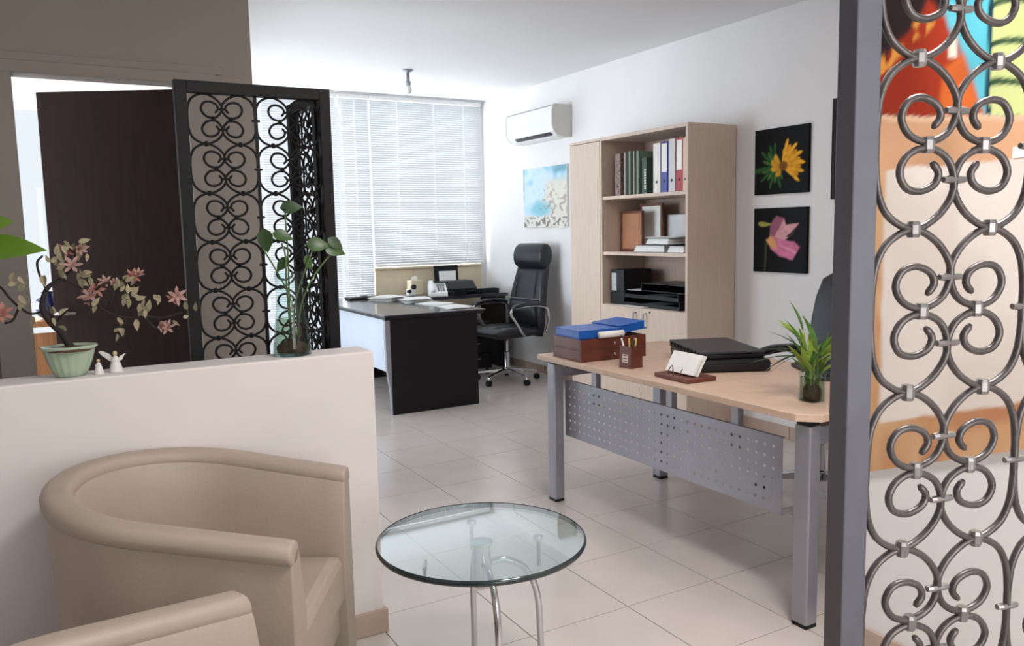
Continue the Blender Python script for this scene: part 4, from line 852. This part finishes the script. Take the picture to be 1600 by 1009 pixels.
# flowering bonsai
pc = Vector((.04, 2.60, HT))
t = thing('bonsai', 'artificial bonsai with pink blossoms in a fluted celadon pot on the half wall', 'plant', pc)
n = 32; secs = []
for r, z in ((.030, .0), (.038, .002), (.047, .02), (.056, .045), (.063, .072), (.0655, .078), (.072, .081), (.073, .087), (.066, .088), (.060, .078)):
    secs.append([(pc.x+r*(1+.035*math.cos(16*2*PI*k/64)*(1 if z < .075 else 0))*math.cos(2*PI*k/64), pc.y+r*.8*(1+.035*math.cos(16*2*PI*k/64)*(1 if z < .075 else 0))*math.sin(2*PI*k/64), pc.z+z) for k in range(64)])
part('pot', MB().loft(secs), M_CELADON, t, smooth=True)
part('soil', MB().lathe([(.062, .074), (.058, .0795), (.02, .086), (.003, .087)], 20, pc), M_ROOT, t, smooth=True)
def Q(a, b, dy=0): return at_y(a, b, 2.60+dy)
trunk = crom([Q(112, 545), Q(96, 520), Q(76, 500, -.01), Q(66, 478, -.01), Q(74, 450), Q(96, 436, .01)], 5)
part('trunk', MB().tube(trunk, [.011-.006*i/len(trunk) for i in range(len(trunk))], 8), M_BARK, t, smooth=True)
for pts in ([(70, 485), (48, 490), (28, 478), (12, 462), (0, 448), (-20, 440)], [(74, 455), (62, 430), (58, 410), (66, 400)], [(96, 436), (112, 420), (118, 400), (108, 388)], [(84, 505), (110, 482), (140, 470), (165, 486), (195, 496), (225, 494), (255, 496), (285, 488)], [(165, 486), (174, 470), (178, 455)], [(195, 496), (196, 505), (186, 514)], [(225, 494), (240, 510), (255, 516)], [(96, 436), (120, 446), (142, 462)], [(140, 470), (155, 448), (172, 440)], [(30, 480), (20, 500), (8, 505)]):
    part('branch', MB().tube(crom([Q(a, b, .012*math.sin(i*1.7+a)) for i, (a, b) in enumerate(pts)], 4), .0032, 6), M_BARK, t, smooth=True)
pm = [leaf_mesh('petal', .026, .0105, M_PETAL, -.15, .25), leaf_mesh('petal', .026, .0105, M_PETAL2, -.15, .25)]
def blossom_mesh(m, open_):
    mb = MB()
    for ring, (cnt, el, L) in enumerate(((6, open_, .027), (4, open_+.5, .02))):
        for k in range(cnt):
            M_ = Matrix.Rotation(2*PI*k/cnt+.4*ring, 3, 'Z') @ Matrix.Rotation(-el, 3, 'Y'); P = []
            for i in range(4):
                s_ = i/3; wd = (.0042, .0085, .0095, .001)[i]; P += [M_ @ Vector((.002+L*s_, -wd/2, -.06*L*s_+.12*wd)), M_ @ Vector((.002+L*s_, 0, -.06*L*s_*s_)), M_ @ Vector((.002+L*s_, wd/2, -.06*L*s_+.12*wd))]
            F = []
            for i in range(3): F += [(3*i, 3*i+1, 3*i+4, 3*i+3), (3*i+1, 3*i+2, 3*i+5, 3*i+4)]
            mb.add(P, F)
    me = mb.mesh('blossom'); me.materials.append(m); return me
bms = [blossom_mesh(M_PETAL, .35), blossom_mesh(M_PETAL2, .5), blossom_mesh(M_PETAL, .9)]
bl = leaf_mesh('leaf', .026, .013, M_BUDLEAF, .1); bl2 = leaf_mesh('leaf', .024, .013, mat('dull_leaf', (128, 124, 96), .6, var=.2), .1)
for i, (a, b, s_) in enumerate(((112, 415, 1.15), (104, 393, 1.0), (122, 388, 1.0), (140, 462, 1.2), (150, 452, 1.0), (134, 470, .9), (164, 440, .8), (206, 432, 1.0), (216, 430, .9), (276, 462, 1.15), (270, 468, .9), (250, 508, 1.1), (262, 512, 1.0), (2, 490, 1.2), (178, 442, .75))):
    put('blossom', bms[i % 3], t, Q(a, b, random.uniform(-.02, .02)), -PI/2+random.uniform(-.5, .5), 0, 0, s_*.95).rotation_euler = (math.radians(random.uniform(45, 100)), random.uniform(-.5, .5), random.uniform(-.5, .5))
for i, (a, b) in enumerate(((90, 392), (96, 384), (104, 382), (116, 380), (128, 388), (136, 396), (84, 400), (80, 410), (88, 420), (96, 426), (122, 428), (130, 434), (138, 430), (126, 442), (186, 448), (192, 452), (200, 458), (206, 462), (190, 466), (212, 468), (218, 474), (226, 478), (232, 486), (222, 494), (212, 498), (240, 460), (248, 460), (292, 484), (286, 496), (270, 500), (190, 498), (186, 512), (178, 518), (84, 490), (92, 492), (88, 512), (30, 455), (28, 432), (12, 446), (30, 474), (204, 446), (196, 440), (306, 486), (144, 478), (64, 430), (52, 494))):
    for q in range(2 if a < 240 else 1):
        o = put('leaf', bl if (i+q) % 3 else bl2, t, Q(a+random.uniform(-7, 7)*q, b+random.uniform(-7, 7)*q, random.uniform(-.025, .025)), random.uniform(-PI, PI), 0, 0, random.uniform(.85, 1.35)); o.rotation_euler = (math.radians(random.uniform(50, 120)), random.uniform(-2, 2), random.uniform(-.6, .6))
# porcelain angels
def angel(c, h, wings, label):
    t = thing('angel_figurine', label, 'figurine', c, math.radians(-14), 'white angel figurines'); K = dict(world=False)
    part('gown', MB().lathe([(h*.26, 0), (h*.27, h*.03), (h*.20, h*.3), (h*.14, h*.5), (h*.11, h*.6), (h*.05, h*.66)], 20), M_PORC, t, smooth=True, **K)
    part('head', MB().lathe([(h*.02, h*.64), (h*.075, h*.68), (h*.092, h*.75), (h*.075, h*.82), (h*.01, h*.855)], 14), mat('pale_gold', (206, 186, 150), .35, .3), t, smooth=True, **K)
    for s in (-1, 1):
        part('arm', MB().tube([(s*h*.11, -h*.02, h*.55), (s*h*.14, -h*.1, h*.45), (s*h*.02, -h*.15, h*.46)], h*.03, 7), M_PORC, t, smooth=True, **K)
        pts = [(s*h*.05, .45), (s*h*.16, .62), (s*h*.34, .92 if wings > 1 else .72), (s*h*.42, .98 if wings > 1 else .7), (s*h*.36, .7), (s*h*.22, .45)] if s > 0 or wings > 1 else [(s*h*.05, .45), (s*h*.2, .72), (s*h*.5, .88), (s*h*.62, .84), (s*h*.5, .68), (s*h*.2, .42)]
        if wings: part('wing', MB().prism([(p[0], p[1]*h) for p in pts], 'y', h*.06, h*.09), M_PORC, t, .002, **K)
    return t
c = at_z(151, 578, HT); angel(Vector((.110, 2.585, HT)), .052, 0, 'small white porcelain figurine beside the celadon pot')
angel(Vector((.155, 2.60, HT)), .072, 1, 'white porcelain angel with raised wings, right of the smaller figurine')
# glass vase with pothos cuttings
vc = Vector((.672, 2.607, HT))
t = thing('pothos_vase', 'tapered glass vase of water with green pothos stems on the half wall', 'plant', vc)
part('glass_vase', MB().lathe([(.058, .0005), (.061, .004), (.059, .03), (.052, .09), (.044, .15), (.042, .20), (.044, .27)], 28, vc, caps=False), M_GLASS, t, smooth=True)
part('vase_base', MB().lathe([(.058, .0005), (.058, .008)], 28, vc), M_GLASS, t)
part('water', MB().lathe([(.057, .009), (.056, .03), (.049, .09), (.045, .118)], 24, vc), M_WATER, t, smooth=True)
part('roots', MB().lathe([(.02, .010), (.050, .012), (.051, .026), (.044, .036), (.026, .043), (.006, .05)], 14, vc), M_ROOT, t, smooth=True)
for k in range(4): a_ = k*1.7; part('root', MB().tube(crom([vc+Vector((.02*math.cos(a_), .02*math.sin(a_), .04)), vc+Vector((.03*math.cos(a_+1), .03*math.sin(a_+1), .08)), vc+Vector((.01*math.cos(a_), .01*math.sin(a_), .115))], 4), .003, 6), M_ROOT, t, smooth=True)
pl = leaf_mesh('leaf', .075, .048, M_LEAFD, .15, .1); pl2 = leaf_mesh('leaf', .07, .045, mat('pothos_green', (70, 100, 52), .35, var=.15, scale=20, trans=.2), .25, .1)
def V_(a, b, dy=0): return at_y(a, b, 2.605+dy)
stems = [[(455, 530), (452, 470), (450, 400), (446, 345), (446, 330)], [(462, 530), (455, 470), (430, 420), (413, 392), (412, 388)], [(458, 530), (462, 470), (474, 430), (486, 396), (492, 388)], [(465, 530), (470, 480), (485, 440), (510, 405), (524, 394)], [(455, 530), (448, 450), (446, 400), (440, 380)]]
for i, st in enumerate(stems): part('stem', MB().tube(crom([V_(a, b, .008*math.sin(i+j)) for j, (a, b) in enumerate(st)], 4), .0026, 6), M_STEM, t, smooth=True)
def lf(a, b, ang, s_, me, tw=80):
    o = put('leaf', me, t, V_(a, b), 0, 0, 0, s_); o.rotation_euler = (Matrix.Rotation(-.3, 4, 'Z') @ Matrix.Rotation(math.radians(-ang), 4, 'Y') @ Matrix.Rotation(math.radians(tw), 4, 'X')).to_euler()
for a, b, an, s_, k, tw in ((437, 325, 5, .95, 0, 70), (412, 356, -85, 1.05, 0, 95), (425, 365, -10, .95, 1, 60), (478, 382, 0, 1.1, 1, 70), (506, 384, -20, 1.05, 1, 75), (512, 372, -35, .8, 0, 70), (448, 400, -120, .8, 0, 60), (476, 400, -60, .7, 1, 60)): lf(a, b, an, s_, pl2 if k else pl, tw)
# pothos at the left edge of the frame
vc = Vector((-.30, 2.60, HT))
t = thing('pothos_pot', 'leafy green plant at the far left end of the half wall, leaf reaching in', 'plant', vc)
part('pot', MB().lathe([(.05, 0), (.055, .004), (.07, .12), (.074, .125), (.068, .126), (.06, .115)], 24, vc), M_PORC, t, smooth=True)
bigl = leaf_mesh('leaf', .17, .085, mat('bright_leaf', (104, 142, 44), .35, var=.15, scale=10, trans=.3), .05, .15)
for st in ([(-150, 560), (-140, 470), (-100, 410), (-60, 392)], [(-150, 560), (-145, 450), (-110, 380), (-60, 350)], [(-155, 560), (-170, 480), (-200, 430)]): part('stem', MB().tube(crom([V_(a, b) for a, b in st], 4), .004, 6), M_STEM, t, smooth=True)
lf(-48, 392, 1, 1.1, bigl, 46); lf(-60, 352, 4, .74, bigl, 80); lf(-200, 430, 160, .9, bigl, 60)

# ------------------------------------------------------------------ glimpse into the side room
t = thing('wooden_stand', 'orange wooden stand seen through the gap of the open dark door', 'stand', (.03, 4.75, 0))
part('stand_top', MB().box(-.12, .12, 4.6, 4.9, .93, .96), M_WOOD, t, .003)
for a_, b_ in ((-.1, 4.62), (.1, 4.62), (-.1, 4.88), (.1, 4.88)): part('leg', MB().box(a_-.018, a_+.018, b_-.018, b_+.018, 0, .93), M_WOOD, t, .002)
part('stand_panel', MB().box(-.08, .08, 4.612, 4.628, .3, .9), M_WOOD, t, .002)
t = thing('blue_vase', 'round cobalt blue vase on the wooden stand beyond the door', 'vase', (.0, 4.72, .96))
part('vase_body', MB().lathe([(.03, .0), (.055, .02), (.07, .06), (.06, .1), (.03, .125), (.035, .14)], 20, (.0, 4.72, .9605)), M_COBALT, t, smooth=True)
